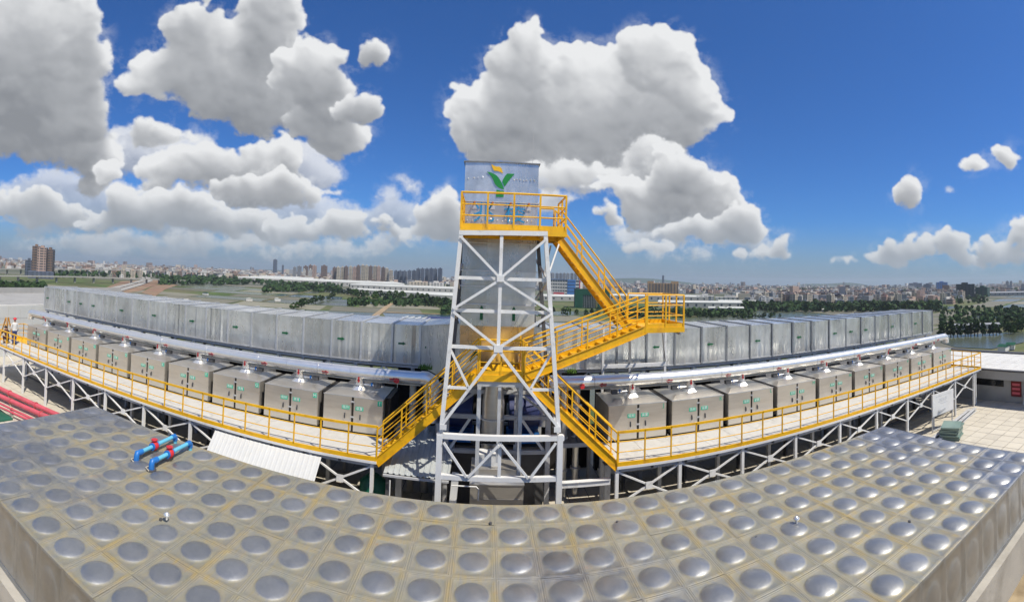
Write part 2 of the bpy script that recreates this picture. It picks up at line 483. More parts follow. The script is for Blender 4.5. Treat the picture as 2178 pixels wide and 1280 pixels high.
def tank_material():
    m = bpy.data.materials.new('dusty_tank_steel')
    m.use_nodes = True
    nt = m.node_tree
    b = nt.nodes['Principled BSDF']
    q = G(nt)
    geo = q.n('ShaderNodeNewGeometry')
    P = geo.outputs['Position']
    tc = q.n('ShaderNodeTexCoord')
    sep = q.n('ShaderNodeSeparateXYZ')
    q.put(sep.inputs[0], tc.outputs['Object'])
    zl = sep.outputs[2]
    oi = q.n('ShaderNodeObjectInfo')
    # water marks settle on the flat sheet between the bulges
    n1 = q.noise(P, 0.26, 3, 0.5)
    n2 = q.noise(P, 2.4, 7, 0.65, 0.5)
    n3 = q.noise(q.v('MULTIPLY', P, (9, 1.5, 1)), 1.5, 4, 0.6)
    sepP = q.n('ShaderNodeSeparateXYZ')
    q.put(sepP.inputs[0], P)
    edge = q.rng(q.m('ABSOLUTE', q.m('SUBTRACT', sepP.outputs[0], 0.2)), 7.5, 14.0, 0.16, -0.14)
    film = q.m('ADD', q.m('ADD', n1.outputs[0], q.m('MULTIPLY', q.m('SUBTRACT', n2.outputs[0], 0.5), 0.35)), edge)
    film = q.rng(film, 0.36, 0.60, 0, 1, True)
    flat = q.rng(zl, 0.008, 0.026, 1.0, 0.12)
    nz_ = q.n('ShaderNodeSeparateXYZ')
    q.put(nz_.inputs[0], geo.outputs['Normal'])
    film = q.m('MULTIPLY', q.m('MULTIPLY', film, flat), q.rng(nz_.outputs[2], 0.1, 0.7, 0.25, 1.0))
    film = q.m('MULTIPLY', film, q.rng(n3.outputs[0], 0.3, 0.7, 0.5, 0.95))
    steel = q.mix(q.rng(n2.outputs[0], 0.3, 0.7), (0.35, 0.36, 0.37, 1), (0.46, 0.465, 0.47, 1))
    hs = q.n('ShaderNodeHueSaturation')
    q.put(hs.inputs['Color'], steel)
    q.put(hs.inputs['Value'], q.rng(oi.outputs['Random'], 0, 1, 0.9, 1.1))
    tan_ = q.mix(q.rng(n2.outputs[0], 0.35, 0.68), (0.29, 0.28, 0.20, 1), (0.35, 0.295, 0.17, 1))
    rustn = q.noise(P, 0.9, 6, 0.7, 1.0)
    tan_ = q.mix(q.rng(rustn.outputs[0], 0.62, 0.75, 0, 0.7), tan_, (0.40, 0.19, 0.07, 1))
    # yellow lines of old puddles along the seams
    mx = q.m('MAXIMUM', q.m('DIVIDE', q.m('ABSOLUTE', sep.outputs[0]), PX / 2), q.m('DIVIDE', q.m('ABSOLUTE', sep.outputs[1]), PY / 2))
    seam = q.m('MULTIPLY', q.rng(mx, 0.72, 0.93, 0, 1, True), q.rng(q.noise(P, 0.9, 5, 0.6).outputs[0], 0.46, 0.60, 0, 0.85))
    tan_ = q.mix(q.m('MULTIPLY', seam, flat), tan_, (0.42, 0.31, 0.10, 1))
    q.put(b.inputs['Base Color'], q.mix(film, hs.outputs[0], tan_))
    q.put(b.inputs['Metallic'], q.rng(film, 0, 1, 0.85, 0.2))
    q.put(b.inputs['Roughness'], q.rng(q.m('ADD', film, q.m('MULTIPLY', n2.outputs[0], 0.3)), 0, 1.2, 0.38, 0.66))
    bp = q.n('ShaderNodeBump')
    bp.inputs['Strength'].default_value = 0.35
    bp.inputs['Distance'].default_value = 0.03
    q.put(bp.inputs['Height'], q.noise(P, 3.0, 4, 0.5).outputs[0])
    q.put(b.inputs['Normal'], bp.outputs[0])
    MATS['tank'] = m


tank_material()


# ------------------------------------------------------------------ mesh helpers
class MB:
    def __init__(s):
        s.v, s.f, s.sm = [], [], []

    def quad(s, pts, smooth=False):
        i = len(s.v)
        s.v += [tuple(p) for p in pts]
        s.f.append(tuple(range(i, i + len(pts))))
        s.sm.append(smooth)
        return s

    def box(s, a, b):
        (x0, y0, z0), (x1, y1, z1) = a, b
        x0, x1 = min(x0, x1), max(x0, x1)
        y0, y1 = min(y0, y1), max(y0, y1)
        z0, z1 = min(z0, z1), max(z0, z1)
        return s.hexa([(x0, y0, z0), (x1, y0, z0), (x1, y1, z0), (x0, y1, z0), (x0, y0, z1), (x1, y0, z1), (x1, y1, z1), (x0, y1, z1)])

    def hexa(s, p):
        i = len(s.v)
        s.v += [tuple(q) for q in p]
        for f in ((0, 3, 2, 1), (4, 5, 6, 7), (0, 1, 5, 4), (1, 2, 6, 5), (2, 3, 7, 6), (3, 0, 4, 7)):
            s.f.append(tuple(i + k for k in f))
            s.sm.append(False)
        return s

    def cbox(s, c, d):
        return s.box((c[0] - d[0] / 2, c[1] - d[1] / 2, c[2] - d[2] / 2), (c[0] + d[0] / 2, c[1] + d[1] / 2, c[2] + d[2] / 2))

    def beam(s, a, b, w, h=None, up=(0, 0, 1)):
        """rectangular bar from a to b: w across, h along up"""
        a, b = Vector(a), Vector(b)
        h = h or w
        d = (b - a).normalized()
        upv = Vector(up)
        if abs(d.dot(upv)) > 0.98:
            upv = Vector((0, 1, 0))
        sd_ = d.cross(upv).normalized()
        u = sd_.cross(d).normalized()
        p = []
        for c in (a, b):
            for (i, j) in ((-1, -1), (1, -1), (1, 1), (-1, 1)):
                p.append(c + sd_ * (w / 2 * i) + u * (h / 2 * j))
        return s.hexa([p[0], p[1], p[5], p[4], p[3], p[2], p[6], p[7]])

    def tube(s, pts, r, n=8, cap=True):
        pts = [Vector(p) for p in pts]
        rr = r if isinstance(r, (list, tuple)) else [r] * len(pts)
        rings = []
        prev = None
        for k, p in enumerate(pts):
            d = (pts[min(k + 1, len(pts) - 1)] - pts[max(k - 1, 0)]).normalized()
            if prev is None:
                ref = Vector((0, 0, 1)) if abs(d.z) < 0.9 else Vector((1, 0, 0))
                a = d.cross(ref).normalized()
            else:
                a = (prev - d * prev.dot(d)).normalized()
            prev = a
            b = d.cross(a)
            i = len(s.v)
            for j in range(n):
                t = 2 * PI * j / n
                s.v.append(tuple(p + (a * math.cos(t) + b * math.sin(t)) * rr[k]))
            rings.append(i)
        for k in range(len(rings) - 1):
            for j in range(n):
                s.f.append((rings[k] + j, rings[k] + (j + 1) % n, rings[k + 1] + (j + 1) % n, rings[k + 1] + j))
                s.sm.append(True)
        if cap:
            for ri, rev in ((rings[0], True), (rings[-1], False)):
                i = len(s.v)
                s.v += [s.v[ri + j] for j in range(n)]
                s.f.append(tuple(i + j for j in (reversed(range(n)) if rev else range(n))))
                s.sm.append(False)
        return s

    def prism(s, poly, a, b, axis=1):
        """outline poly (two coordinates) pushed from a to b along axis"""
        def P(p, t):
            q = [0, 0, 0]
            o = [k for k in range(3) if k != axis]
            q[o[0]], q[o[1]], q[axis] = p[0], p[1], t
            return tuple(q)
        i = len(s.v)
        n = len(poly)
        s.v += [P(p, a) for p in poly] + [P(p, b) for p in poly]
        s.f.append(tuple(range(i, i + n)))
        s.f.append(tuple(reversed(range(i + n, i + 2 * n))))
        s.sm += [False, False]
        for k in range(n):
            s.f.append((i + k, i + (k + 1) % n, i + n + (k + 1) % n, i + n + k))
            s.sm.append(False)
        return s

    def mesh(s, name, m, fix=True):
        me = bpy.data.meshes.new(name)
        me.from_pydata(s.v, [], s.f)
        me.polygons.foreach_set('use_smooth', s.sm)
        me.materials.append(MATS[m] if isinstance(m, str) else m)
        me.update()
        if fix:
            bm = bmesh.new()
            bm.from_mesh(me)
            bmesh.ops.recalc_face_normals(bm, faces=bm.faces)
            bm.to_mesh(me)
            bm.free()
        return me

    def obj(s, name, m, parent=None, loc=None, fix=True):
        return link(name, s.mesh(name, m, fix), parent, loc)


def link(name, data, parent=None, loc=None, rot=None):
    o = bpy.data.objects.new(name, data)
    COL.objects.link(o)
    if parent:
        o.parent = parent
    if loc:
        o.location = loc
    if rot:
        o.rotation_euler = rot
    return o


def tag(o, label, cat, group=None, kind=None):
    if label:
        o['label'] = label
    if cat:
        o['category'] = cat
    if group:
        o['group'] = group
    if kind:
        o['kind'] = kind
    return o


def thing(name, label, cat, loc=(0, 0, 0), group=None, rz=0.0):
    return tag(link(name, None, None, loc, (0, 0, rz)), label, cat, group)


def struct(o):
    o['kind'] = 'structure'
    return o


def copy_tree(o, parent=None):
    c = o.copy()
    COL.objects.link(c)
    if parent:
        c.parent = parent
    for ch in list(o.children):
        copy_tree(ch, c)
    return c


def text_mesh(body, size, depth, m, name='lettering', key=None):
    c = bpy.data.curves.new(name, 'FONT')
    c.body = body
    c.size = size
    c.extrude = depth / 2
    c.align_x = 'CENTER'
    c.align_y = 'CENTER'
    c.resolution_u = 3
    o = bpy.data.objects.new(name, c)
    COL.objects.link(o)
    dg = bpy.context.evaluated_depsgraph_get()
    me = bpy.data.meshes.new_from_object(o.evaluated_get(dg))
    bpy.data.objects.remove(o)
    me.materials.clear()
    me.materials.append(MATS[m])
    me.name = name
    return me


FRONT = (PI / 2, 0, 0)     # a sign that looks toward -Y

# ================================================================== SETTING: roof
ZF = -8.36
XL, XR = -33.0, 28.9


def tiled_floor(name, x0, x1, y0, y1, z, mat_tile, step, gap=0.02):
    base = struct(MB().box((x0, y0, z - 0.3), (x1, y1, z - 0.012)).obj(name, 'tile_grout'))
    return base


floor = struct(MB().box((-45, -10, ZF - 0.5), (36.8, 24.4, ZF - 0.02)).obj('roof_floor', 'tile_grout'))
# tiles that can be told apart: the sunlit court on the right
tm = MB().box((-0.385, -0.385, -0.02), (0.385, 0.385, 0.0)).mesh('tile', 'roof_tile')
nt_ = 0
for i in range(20):
    for j in range(13):
        x = 13.4 + 0.8 * i
        y = 4.0 + 0.8 * j
        if x > 28.6 or (x < 14.9 and y < 11.6):
            continue
        link('tile', tm, floor, (x, y, ZF + random.uniform(-0.002, 0.002)))
        nt_ += 1
# the rest of the paving, joined
rest = MB()
for i in range(-64, 60):
    for j in range(-8, 36):
        x, y = 0.8 * i + 0.6, 0.8 * j + 3.2
        if 13.0 < x < 28.7 and 3.6 < y < 13.7:
            continue
        if -13.6 < x < 14.2 and 4.8 < y < 11.3:
            continue
        if x > 28.7 or x < -44 or y > 24.0:
            continue
        rest.box((x - 0.385, y - 0.385, ZF - 0.02), (x + 0.385, y + 0.385, ZF - 0.002))
ro = rest.obj('paving', 'roof_tile', floor, fix=False)
ro['kind'] = 'stuff'

# ------------------------------------------------------------------ buildings left and right
bl = thing('rooftop_block', 'white walled rooftop block behind the workers at the left end', 'building', (-33, 20, ZF))
MB().box((0, -14, 0), (-0.3, 22, 4.35)).obj('wall', 'white_wall', bl)
MB().box((-0.31, -14, 3.9), (-12, 22, 4.28)).obj('roof', 'grey_wall', bl)
MB().box((-12, -14, 0), (-12.3, 22, 4.9)).obj('parapet', 'grey_wall', bl)
pm = MB().cbox((0, 0, 0), (0.03, 1.16, 1.03)).mesh('panel', 'white_sheet')
for i in range(30):
    for j in range(4):
        link('panel', pm, bl, (0.016 + random.uniform(0, 0.004), -13.4 + 1.2 * i, 0.54 + 1.07 * j))
MB().beam((0.25, -7.6, 3.95), (0.5, -6.4, 3.2), 0.06).obj('pipe_stay', 'dark_steel', bl)

br = thing('rooftop_building', 'low white building with dark doorway beyond the right end of the walkway', 'building', (XR, 0, ZF))
FX = -0.5
MB().box((FX, -6, 1.62), (7.9, 24.4, 2.2)).obj('roof', 'grey_wall', br)
MB().box((FX - 0.03, -6, 2.2), (FX + 0.12, 24.4, 2.3)).obj('coping', 'dark_steel', br)
MB().box((6.6, -6, 2.2), (6.85, 24.4, 2.30)).obj('parapet', 'white_wall', br)
MB().box((6.5, -6, 2.301), (6.95, 24.4, 2.36)).obj('parapet_coping', 'dark_steel', br)
rt = MB().box((-0.385, -0.385, 0), (0.385, 0.385, 0.02)).mesh('roof_tile', 'white_wall')
for i in range(8):
    for j in range(22):
        link('roof_tile', rt, br, (0.0 + 0.8 * i + 0.55, 7.0 + 0.8 * j, 2.2))
wall = MB()
for (y0, y1, z0, z1) in ((-6, 9.2, 0, 0.25), (11.0, 26, 0, 1.62), (-6, 4, 0, 1.62), (9.2, 9.5, 0, 1.62)):
    wall.box((0, y0, z0), (0.2, y1, z1))
wall.box((0, 10.9, 0), (0.2, 11.0, 1.62))
wall.obj('wall', 'grey_wall', br)
MB().box((0.10, 9.5, 0), (0.2, 10.9, 1.15)).obj('wall_panel', 'grey_wall', br)
MB().box((0.12, 9.5, 1.15), (0.16, 10.9, 1.62)).obj('window', 'dark_glass', br)
MB().box((-0.04, 12.6, 1.05), (-0.01, 15.0, 1.55)).obj('window', 'dark_glass', br)
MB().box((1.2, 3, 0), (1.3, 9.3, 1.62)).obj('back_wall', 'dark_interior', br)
for y in (4.0, 5.3, 6.6, 7.9, 9.25):
    MB().box((-0.03, y - 0.04, 0), (0.05, y + 0.04, 1.62)).obj('door_frame', 'grey_steel', br)
for y in (5.3, 7.9):
    MB().box((0.3, y - 0.55, 0.02), (0.34, y + 0.55, 1.55)).obj('door', 'dark_glass', br)
nb = thing('notice_board', 'dark red notice board on the shaded wall by the walkway end', 'board', (XR, 11.65, ZF))
MB().box((-0.07, -0.38, 0.45), (-0.01, 0.38, 1.5)).obj('board', 'dark_red', nb)
for k in range(3):
    MB().box((-0.085, -0.28, 0.6 + 0.3 * k), (-0.071, 0.28, 0.76 + 0.3 * k)).obj('notice', 'faded_red_pipe', nb)
lp = thing('leaning_panel', 'pale gridded panel leaning on the wall beside the doorway', 'panel', (XR - 0.2, 10.6, ZF))
MB().hexa([(-0.25, -0.45, 0), (-0.21, -0.45, 0), (-0.21, 0.45, 0), (-0.25, 0.45, 0), (0.02, -0.45, 0.62), (0.06, -0.45, 0.62), (0.06, 0.45, 0.62), (0.02, 0.45, 0.62)]).obj('sheet', 'white_wall', lp)
for k in range(4):
    MB().beam((-0.262 + 0.06 * k, -0.45, 0.06 + 0.15 * k), (-0.262 + 0.06 * k, 0.45, 0.06 + 0.15 * k), 0.02).obj('slat', 'grey_steel', lp)

# ================================================================== TANK in the foreground
TZ = -5.75
NX, NY = 32, 7
TX0, TY0 = 0.79 - PX * 16.5, 10.99 - PY * 6.5
tank = thing('water_tank', 'huge dimpled stainless steel water tank roof filling the foreground', 'tank', (TX0, TY0, TZ))


def dimple_mesh(name, w, h, R, H, seed=0, seams=(0.0, 0.014, 0.022, 0.030, 0.038, 0.052, 0.060, 0.068), zs=(0.0, 0.0, 0.006, 0.006, 0.0, 0.0, 0.005, 0.0), matn='tank'):
    rnd = random.Random(seed)
    n = 40
    mb = MB()
    rings = []

    def sq(t, a, b):
        c, s = math.cos(t), math.sin(t)
        k = 1 / max(abs(c), abs(s))
        return (c * k * a, s * k * b)
    for off, z in zip(seams, zs):
        rings.append([(*sq(2 * PI * j / n, w / 2 - off, h / 2 - off), z) for j in range(n)])
    dx, dy = rnd.uniform(-0.004, 0.004), rnd.uniform(-0.004, 0.004)
    rr = [1.06, 1.0, 0.93, 0.82, 0.66, 0.48, 0.28, 0.10]
    for q in rr:
        if q > 1:
            z = 0.0
        else:
            z = H * (1 - q ** 2.3) ** 0.85
        ring = []
        for j in range(n):
            t = 2 * PI * j / n
            ring.append((R * q * math.cos(t) + dx, R * q * math.sin(t) + dy, z))
        rings.append(ring)
    idx = []
    for r in rings:
        i = len(mb.v)
        mb.v += r
        idx.append(i)
    for k in range(len(idx) - 1):
        for j in range(n):
            mb.f.append((idx[k] + j, idx[k] + (j + 1) % n, idx[k + 1] + (j + 1) % n, idx[k + 1] + j))
            mb.sm.append(True)
    mb.f.append(tuple(idx[-1] + j for j in range(n)))
    mb.sm.append(True)
    return mb.mesh(name, matn, fix=False)


pms = [dimple_mesh('tank_panel', PX, PY, 0.332, 0.070 + 0.02 * s / 4, s) for s in range(5)]
for i in range(NX):
    for j in range(NY):
        o = link('tank_panel', random.choice(pms), tank, (PX * (i + 0.5), PY * (j + 0.5), random.uniform(-0.0015, 0.0015)))
        o.rotation_euler = (random.uniform(-0.006, 0.006), random.uniform(-0.006, 0.006), random.choice((0, PI)))
SH = 1.32
sidem = [dimple_mesh('side_panel', PX, SH, 0.30, 0.03 + 0.01 * s, 10 + s, matn='tank') for s in range(2)]
for m_ in sidem:            # taller bulges on the tall side sheets
    for v in m_.vertices:
        if v.co.z > 0.013 or math.hypot(v.co.x, v.co.y) < 0.33:
            v.co.y *= 1.45
for i in range(NX):
    link('side_panel', random.choice(sidem), tank, (PX * (i + 0.5), 0.0, -SH / 2), (PI / 2, 0, 0))
sq_ = dimple_mesh('side_panel', PY, SH, 0.30, 0.07, 21, matn='tank')
for j in range(NY):
    link('side_panel', sq_, tank, (0.0, PY * (j + 0.5), -SH / 2), (PI / 2, 0, -PI / 2))
    link('side_panel', sq_, tank, (PX * NX, PY * (j + 0.5), -SH / 2), (PI / 2, 0, PI / 2))
back = MB()
back.box((0, PY * NY - 0.01, -SH), (PX * NX, PY * NY, -0.03))
back.obj('back_wall', 'tank', tank)
MB().box((-0.02, -0.02, -SH - 0.10), (PX * NX + 0.02, PY * NY + 0.02, -SH - 0.001)).obj('base_frame', 'flange_dark', tank)
for k, (x, y) in enumerate(((0.28, 10.55), (3.25, 10.3), (1.3, 7.9), (8.9, 6.4), (-6.5, 7.6), (5.9, 8.4))):
    b_ = MB().tube([(x - TX0, y - TY0, 0), (x - TX0, y - TY0, 0.05)], 0.035, 10)
    b_.obj('bolt_cap', 'dark_steel', tank)
ts = thing('vent_cap', 'small steel vent cap standing on a left tank bulge', 'vent', (-6.35, 7.63, TZ + 0.075))
MB().tube([(0, 0, 0), (0, 0, 0.09)], 0.03, 10).obj('stem', 'polished_stainless', ts)
MB().tube([(0, 0, 0.09), (0, 0, 0.12), (0, 0, 0.16)], [0.07, 0.08, 0.02], 12).obj('cap', 'polished_stainless', ts)
p_ = on_plane(1694, 1112, 2, TZ + 0.08)
ts2 = thing('vent_cap', 'small steel vent cap standing on a right tank bulge', 'vent', (p_.x, p_.y, TZ + 0.075))
MB().tube([(0, 0, 0), (0, 0, 0.09)], 0.03, 10).obj('stem', 'polished_stainless', ts2)
MB().tube([(0, 0, 0.09), (0, 0, 0.12), (0, 0, 0.16)], [0.07, 0.08, 0.02], 12).obj('cap', 'polished_stainless', ts2)
# concrete plinth and sandy ground round the tank
x1, y1 = TX0 + PX * NX, TY0 + PY * NY
struct(MB().box((TX0 - 0.22, TY0 - 0.22, ZF - 0.02), (x1 + 0.22, y1 + 0.1, TZ - SH - 0.101)).obj('tank_plinth', 'concrete'))
struct(MB().box((TX0 - 8, -9, ZF - 0.1), (x1 + 1.3, TY0 - 0.22, ZF + 0.05)).obj('sand_strip', 'sand_ground'))

# ------------------------------------------------------------------ blue pipes and red valves on the tank


def blue_line(label, px0, py0, px1, py1):
    a = on_plane(px0, py0, 2, TZ + 0.32)
    b = on_plane(px1, py1, 2, TZ + 0.32)
    t = thing('blue_pipe', label, 'pipe', (a.x, a.y, TZ), 'blue pipes with red valves on the tank')
    d = (b - a)
    d.z = 0
    L = d.length
    d.normalize()
    r = 0.062
    Z = 0.24
    q = lambda s, z: (d.x * s, d.y * s, z)
    MB().tube([q(0.12, Z), q(L * 0.36, Z)], r, 14).obj('pipe', 'light_blue_pipe', t)
    MB().tube([q(L * 0.47, Z), q(L - 0.1, Z)], r, 14).obj('pipe', 'light_blue_pipe', t)
    MB().tube([q(-0.06, 0.05), q(-0.06, 0.16), q(-0.03, 0.26), q(0.05, Z - 0.005), q(0.18, Z)], r + 0.022, 14).obj('elbow', 'deep_blue_fitting', t)
    MB().tube([q(L - 0.16, Z), q(L - 0.02, Z), q(L + 0.03, Z - 0.05), q(L + 0.04, Z - 0.14)], r + 0.02, 14).obj('elbow', 'deep_blue_fitting', t)
    MB().tube([q(L + 0.04, Z - 0.14), q(L + 0.04, -1.6)], r, 12).obj('drop_pipe', 'light_blue_pipe', t)
    MB().tube([q(-0.06, 0), q(-0.06, 0.05)], 0.14, 16).obj('foot_flange', 'dark_steel', t)
    MB().tube([q(L * 0.36 - 0.03, Z), q(L * 0.36 + 0.02, Z)], r + 0.05, 14).obj('collar', 'deep_blue_fitting', t)
    MB().tube([q(L * 0.47 - 0.02, Z), q(L * 0.47 + 0.03, Z)], r + 0.05, 14).obj('collar', 'deep_blue_fitting', t)
    v = MB().tube([q(L * 0.375, Z), q(L * 0.41, Z), q(L * 0.46, Z)], [0.12, 0.15, 0.12], 14).obj('valve_body', 'red_paint', t)
    MB().tube([q(L * 0.415, Z), q(L * 0.415, Z + 0.17)], 0.05, 10).obj('bonnet', 'red_paint', t)
    MB().tube([q(L * 0.415, Z + 0.17), q(L * 0.415, Z + 0.20)], 0.10, 14).obj('hand_wheel', 'red_paint', t)
    # angled pale support tube
    n_ = Vector((d.y, -d.x, 0))
    if n_.y > 0:
        n_ = -n_
    pts = [Vector(q(L * 0.47, Z + 0.12)) + n_ * 0.12, Vector(q(L * 0.47, 0.05)) + n_ * 0.16, Vector(q(-0.12, 0.05)) + n_ * 0.16, Vector(q(-0.2, 0.05)) - n_ * 0.02]
    MB().tube(pts, 0.018, 8).obj('support_rod', 'tube_cream', t)


blue_line('blue pipe with red valve at the tank edge, the one farther left', 294, 958, 372, 922)
blue_line('blue pipe with red valve at the tank edge, nearer to the white canopy', 326, 975, 404, 936)
p_ = on_plane(365, 962, 2, TZ + 0.1)
vt = thing('small_valve', 'rusty brass valve on the tank beside the blue pipes', 'valve', (p_.x, p_.y, TZ))
MB().tube([(0, 0, 0), (0, 0, 0.12), (0, 0, 0.2)], [0.05, 0.06, 0.03], 10).obj('body', 'rust', vt)
MB().tube([(0, 0, 0.2), (0, 0, 0.22)], 0.07, 10).obj('hand_wheel', 'rust', vt)

# ================================================================== WALKWAYS
D1 = 14.0
ZD = -5.98           # deck top
YB = 15.98
BAY = 2.565


def walkway(side):
    if side < 0:
        xa, xb = -28.6, -3.30
        label = 'long walkway with yellow railing on crossed struts, left wing'
        legs = [-26.15 + BAY * 0 + BAY * k for k in range(-1, 9)]
        legs = [(-1.316 - 0.183 * k) * D1 for k in range(-5, 3)]
        legs = [-18.42 + BAY * k for k in range(-3, 6)] + [-3.45]
    else:
        xa, xb = 4.38, 28.15
        label = 'long walkway with yellow railing on crossed struts, right wing'
        legs = [4.40, 6.82 - 0.16] + [6.66 + BAY * k for k in range(1, 9)] + [27.45]
    t = thing('walkway', label, 'walkway', ((xa + xb) / 2, D1, ZF), 'walkways in front of the cabinets')
    ox, oy, oz = (xa + xb) / 2, D1, ZF

    def P(x, y, z):
        return (x - ox, y - oy, z - oz)
    # deck plates, one by one
    n = max(1, round((xb - xa) / BAY * 2))
    w = (xb - xa) / n
    for k in range(n):
        e = random.uniform(0, 0.004)
        MB().box(P(xa + k * w + 0.006, D1 + 0.04, ZD - 0.03), P(xa + (k + 1) * w - 0.006, YB, ZD + e)).obj('deck_plate', 'deck_plate', t)
    MB().box(P(xa, D1 - 0.02, ZD - 0.12), P(xb, D1 + 0.035, ZD - 0.035)).obj('edge_channel', 'white_paint', t)
    MB().box(P(xa, D1 - 0.012, ZD - 0.034), P(xb, D1 + 0.03, ZD + 0.10)).obj('toe_board', 'yellow_paint', t)
    for yy in (D1 + 0.15, YB - 0.05, 18.0):
        MB().box(P(xa, yy - 0.05, ZD - 0.26), P(xb, yy + 0.05, ZD - 0.125)).obj('girder', 'grey_steel', t)
    nj = round((xb - xa) / BAY * 2)
    jm = MB().box((-0.04, 0, -0.05), (0.04, 4.1, 0.05)).mesh('joist', 'dark_steel')
    for k in range(nj + 1):
        link('joist', jm, t, P(xa + (xb - xa) * k / nj, D1 + 0.05, ZD - 0.18))
    # railing
    np_ = round((xb - xa) / 0.97)
    pm_ = MB().box((-0.022, -0.022, 0.0), (0.022, 0.022, 1.02)).mesh('rail_post', 'yellow_paint')
    for k in range(np_ + 1):
        x = xa + (xb - xa) * k / np_
        link('rail_post', pm_, t, P(x, D1 + 0.01, ZD + 0.06))
    MB().box(P(xa, D1 - 0.012, ZD + 1.02), P(xb, D1 + 0.032, ZD + 1.10)).obj('handrail', 'yellow_paint', t)
    for h in (0.42, 0.75):
        MB().tube([P(xa, D1 + 0.01, ZD + h), P(xb, D1 + 0.01, ZD + h)], 0.016, 6).obj('mid_rail', 'yellow_paint', t)
    # legs, back legs, crossed struts with gusset plates
    lm_ = MB().box((-0.055, -0.055, 0), (0.055, 0.055, ZD - 0.13 - ZF)).mesh('leg', 'white_paint')
    lb_ = MB().box((-0.07, -0.07, 0), (0.07, 0.07, ZD - 0.26 - ZF)).mesh('leg', 'grey_steel')
    for x in legs:
        link('leg', lm_, t, P(x, D1 + 0.1, ZF))
        link('leg', lb_, t, P(x, YB - 0.05, ZF))
        link('leg', lb_, t, P(x, 18.0, ZF))
    zt, zb = ZD - 0.26, -7.30
    for a, b in zip(legs[:-1], legs[1:]):
        if b - a < 1.5:
            continue
        y = D1 + 0.1
        m_ = (a + b) / 2
        zc = (zt + zb) / 2 + 0.0
        MB().cbox(P(m_, y - 0.045, zc), (0.24, 0.016, 0.24)).obj('gusset_plate', 'white_paint', t)
        for (x0, z0) in ((a + 0.05, zt), (b - 0.05, zt), (a + 0.05, zb), (b - 0.05, zb)):
            vx, vz = m_ - x0, zc - z0
            L = math.hypot(vx, vz)
            x2, z2 = m_ - vx / L * 0.09, zc - vz / L * 0.09
            MB().beam(P(x0, y, z0), P(x2, y, z2), 0.055, 0.055).obj('strut', 'white_paint', t)
    for a, b in zip(legs[:-1], legs[1:]):
        MB().beam(P(a, YB - 0.05, -8.1), P(b, YB - 0.05, -8.1), 0.08, 0.12).obj('floor_beam', 'dark_steel', t)
    # end landing
    xe = xb if side > 0 else xa
    s = 1 if side > 0 else -1
    x2 = xe - s * 2.1
    MB().box(P(x2, YB + 0.01, ZD - 0.05), P(xe, YB + 1.0, ZD - 0.0)).obj('landing_plate', 'yellow_paint', t)
    for (A, B) in (((xe, D1), (xe, YB + 1.0)), ((x2, YB + 1.0), (xe, YB + 1.0))):
        L = math.hypot(B[0] - A[0], B[1] - A[1])
        for h, r in ((1.08, 0.03), (0.75, 0.018), (0.42, 0.018)):
            MB().tube([P(A[0], A[1] + 0.01, ZD + h), P(B[0], B[1], ZD + h)], r, 6).obj('handrail', 'yellow_paint', t)
        MB().beam(P(A[0], A[1] + 0.02, ZD + 0.05), P(B[0], B[1], ZD + 0.05), 0.03, 0.12).obj('toe_board', 'yellow_paint', t)
        k = max(2, round(L / 0.8))
        for i in range(1, k + 1):
            link('rail_post', pm_, t, P(A[0] + (B[0] - A[0]) * i / k, A[1] + (B[1] - A[1]) * i / k, ZD + 0.05))
    return t


walkway(-1)
walkway(1)

# ================================================================== CABINETS
DC = 16.03
CW, CH, CD = 2.33, 1.33, 2.0
ZC = ZD + 0.02


